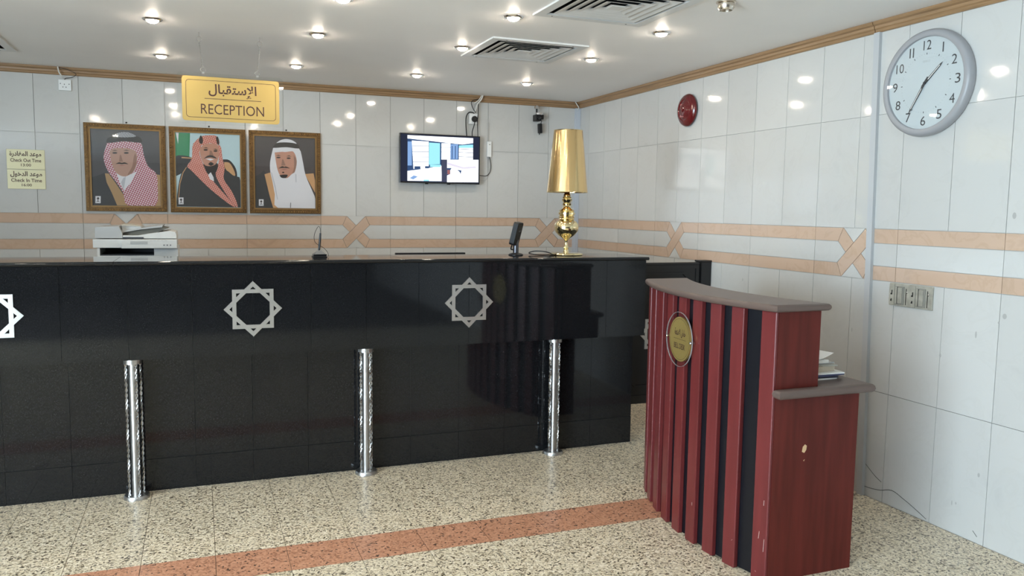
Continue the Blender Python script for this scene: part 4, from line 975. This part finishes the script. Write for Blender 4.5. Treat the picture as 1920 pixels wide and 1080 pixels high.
# fire alarm bell
AFm = Frame((XR, 4.700, 2.088), (0, -1, 0), (0, 0, 1))
fa = empty('fire_alarm', (XR - .02, 4.70, 1.98), 'round dark red fire alarm bell on the right wall', 'alarm')
M_RED = mat('alarm_red', (0.115, 0.008, 0.010), 0.16, coat=0.4)
G().lathe([(0.070, 0.0005), (0.075, 0.010), (0.070, 0.018)], None, AFm, 32).build('back_box', M_RED, fa, smooth=True)
gong = G().lathe([(0.105, 0.014), (0.108, 0.020), (0.104, 0.030), (0.090, 0.042), (0.072, 0.048), (0.066, 0.044), (0.058, 0.046), (0.040, 0.056), (0.018, 0.060), (0.004, 0.060)], None, AFm, 48).build('gong', M_RED, fa, smooth=True)
G().lathe([(0.013, 0.058), (0.013, 0.066), (0.008, 0.068)], None, AFm, 16).build('centre_bolt', M_RED, gong, smooth=True)
M_REDP = mat('alarm_pale_red', (0.36, 0.13, 0.13), 0.3)  # paler red for the two blocks on the gong
for v in (0.034, -0.040): G().box((-0.034, v - .007, 0.0545), (0.010, v + .007, 0.0555), AFm).build('raised_mark', M_REDP, gong)

# double switched socket
so = empty('double_socket', (XR - .005, 2.806, 0.976), 'worn grey double switched socket below the peach band', 'socket')
M_SOCK = mat('aged_grey_plate', (0.40, 0.38, 0.32), 0.45, 0.2, var=0.2, vscale=30); M_SOCKD = mat('aged_grey_dark', (0.24, 0.23, 0.20), 0.5)
G().box((-2.928, 0.976, 0.0005), (-2.684, 1.083, 0.008), RIGHT).build('face_plate', M_SOCK, so, bevel=0.001)
for u in (-2.926, -2.806):
    mod = G().box((u, 0.980, 0.008), (u + .030, 1.078, 0.013), RIGHT).build('socket_strip', M_SOCK, so, bevel=0.001)
    G().prism([(u + .009, 1.028), (u + .020, 1.028), (u + .020, 1.05), (u + .014, 1.05), (u + .014, 1.035), (u + .009, 1.035)], 0.013, 0.0132, RIGHT).build('pin_hole', M_BLACK, mod)
    G().prism([(u + .008, .998), (u + .018, .996), (u + .018, 1.008), (u + .013, 1.010)], 0.013, 0.0132, RIGHT).build('pin_hole', M_BLACK, mod)
    sm_ = G().box((u + .034, 0.984, 0.008), (u + .085, 1.070, 0.012), RIGHT).build('switch_module', M_SOCKD, so, bevel=0.001)
    G().box((u + .036, 0.988, 0.012), (u + .047, 1.067, 0.015), RIGHT).build('side_key', M_SOCK, sm_)
    G().box((u + .047, 0.988, 0.012), (u + .0515, 1.067, 0.0124), RIGHT).build('key_gap', M_BLACK, sm_)
    G().box((u + .052, 0.990, 0.012), (u + .076, 1.064, 0.016), RIGHT).build('rocker', M_SOCK, sm_, bevel=0.001)
    G().box((u + .093, 0.985, 0.008), (u + .097, 1.062, 0.0083), RIGHT).build('groove', M_BLACK, so)
    G().lathe([(0.004, 0.008), (0.004, 0.010), (0.002, 0.011)], None, Frame(RIGHT(u + .100, 1.044, 0), RIGHT.u, RIGHT.v), 10).build('screw', M_CHROME, so, smooth=True)

# ================================================================ ceiling fittings
rows = [(5.60, 'row nearest the back wall'), (4.55, 'middle row'), (3.74, 'front row at the top of the view')]
cols = [(-0.195, 'leftmost'), (0.625, 'second from left'), (1.445, 'third from left'), (2.275, 'rightmost')]
def downlight():
    x, y = -0.195, 5.60
    e = empty('ceiling_downlight', (x, y, ZC), 'recessed ceiling downlight', 'downlight', 'recessed ceiling downlights')
    G().lathe([(0.034, -0.001), (0.037, -0.009), (0.043, -0.008), (0.049, -0.0025), (0.050, -0.0005)], (x, y, ZC), seg=28, close=False).build('trim_ring', M_CHROME, e, smooth=True)
    G().lathe([(0.030, -0.001), (0.029, -0.008), (0.024, -0.015), (0.014, -0.0195), (0.002, -0.021)], (x, y, ZC), seg=20).build('bulb', M_BULB, e, smooth=True)
    return e
d0 = downlight()
for yy, rn in rows:
    for xx, cn in cols:
        lab = 'recessed ceiling downlight, %s in the %s' % (cn, rn)
        if (yy, xx) == (5.60, -0.195): d0['label'] = lab
        else: copy_tree(d0, (xx + 0.195, yy - 5.60, 0), None, lab)
# the same fittings go on over the lobby behind the viewpoint
for yy in (2.92, 2.1, 0.6):
    for xx in (-2.65, -1.02, 0.625):
        c = copy_tree(d0, (xx + 0.195, yy - 5.60, 0), None, 'recessed ceiling downlight over the lobby beyond the view'); c['group'] = 'lobby downlights beyond the view'

M_VENT = mat('vent_enamel', (0.70, 0.69, 0.67), 0.4); M_DUCT = mat('duct_dark', (0.02, 0.02, 0.02), 0.9)
def vent():
    x0, y0 = VENTS[0]; h = VS / 2; cx, cy = x0 + h, y0 + h
    e = empty('ceiling_vent', (cx, cy, ZC), 'square louvred ceiling vent in line with the table lamp', 'vent', 'square ceiling vents')
    F = Frame((cx, cy, ZC), (1, 0, 0), (0, 1, 0))
    sq = lambda a: [(-a, -a), (a, -a), (a, a), (-a, a)]
    G().ring(sq(h + .004), sq(h - .045), -0.009, -0.0003, F).build('outer_frame', M_VENT, e)
    g = G(); g.ring(sq(h - .001), sq(h - .012), 0.0, 0.14, F); g.box((-h + .001, -h + .001, 0.14), (h - .001, h - .001, 0.15), F); g.build('duct', M_DUCT, e)
    for k in range(5):
        a = h - 0.066 - 0.042 * k; g = G(); n = 4
        O = sq(a); I = sq(a - 0.046)
        vs = [F(u, v, w_) for P, w_ in ((O, -0.010), (sq(a - .005), -0.010), (sq(a - .047), 0.001), (I, 0.004)) for u, v in P]
        fs = []
        for j in range(4):
            for i in range(4):
                i2 = (i + 1) % 4; j2 = (j + 1) % 4; fs.append((j * 4 + i, j * 4 + i2, j2 * 4 + i2, j2 * 4 + i))
        g.add(vs, fs).build('louvre', M_VENT, e)
    G().box((-0.034, -0.034, -0.010), (0.034, 0.034, -0.006), F).build('centre_plate', M_VENT, e)
    for sx, sy in ((-.2, .262), (.2, .262), (-.2, -.262), (.2, -.262)): G().prism(circ(.005, 8, (sx, sy)), -0.0095, -0.0088, F).build('screw', M_BLACK, e)
    return e
v0 = vent()
copy_tree(v0, (0, VENTS[1][1] - VENTS[0][1], 0), None, 'large square ceiling vent at the top edge of view')
copy_tree(v0, (VENTS[2][0] - VENTS[0][0], VENTS[2][1] - VENTS[0][1], 0), None, 'square ceiling vent at the left edge above the socket')

sx_, sy_ = 2.203, 3.085
sl = empty('ceiling_spotlight', (sx_, sy_, ZC), 'satin metal swivel spotlight hanging below the ceiling', 'spotlight')
M_SATIN = mat('satin_nickel', (0.66, 0.60, 0.52), 0.25, 1.0)
G().lathe([(0.044, -0.001), (0.044, -0.006), (0.03, -0.009)], (sx_, sy_, ZC)).build('ceiling_ring', M_SATIN, sl, smooth=True)
G().lathe([(0.030, -0.004), (0.036, -0.010), (0.037, -0.026), (0.030, -0.038), (0.027, -0.038), (0.026, -0.024)], (sx_, sy_, ZC)).build('barrel', M_SATIN, sl, smooth=True)
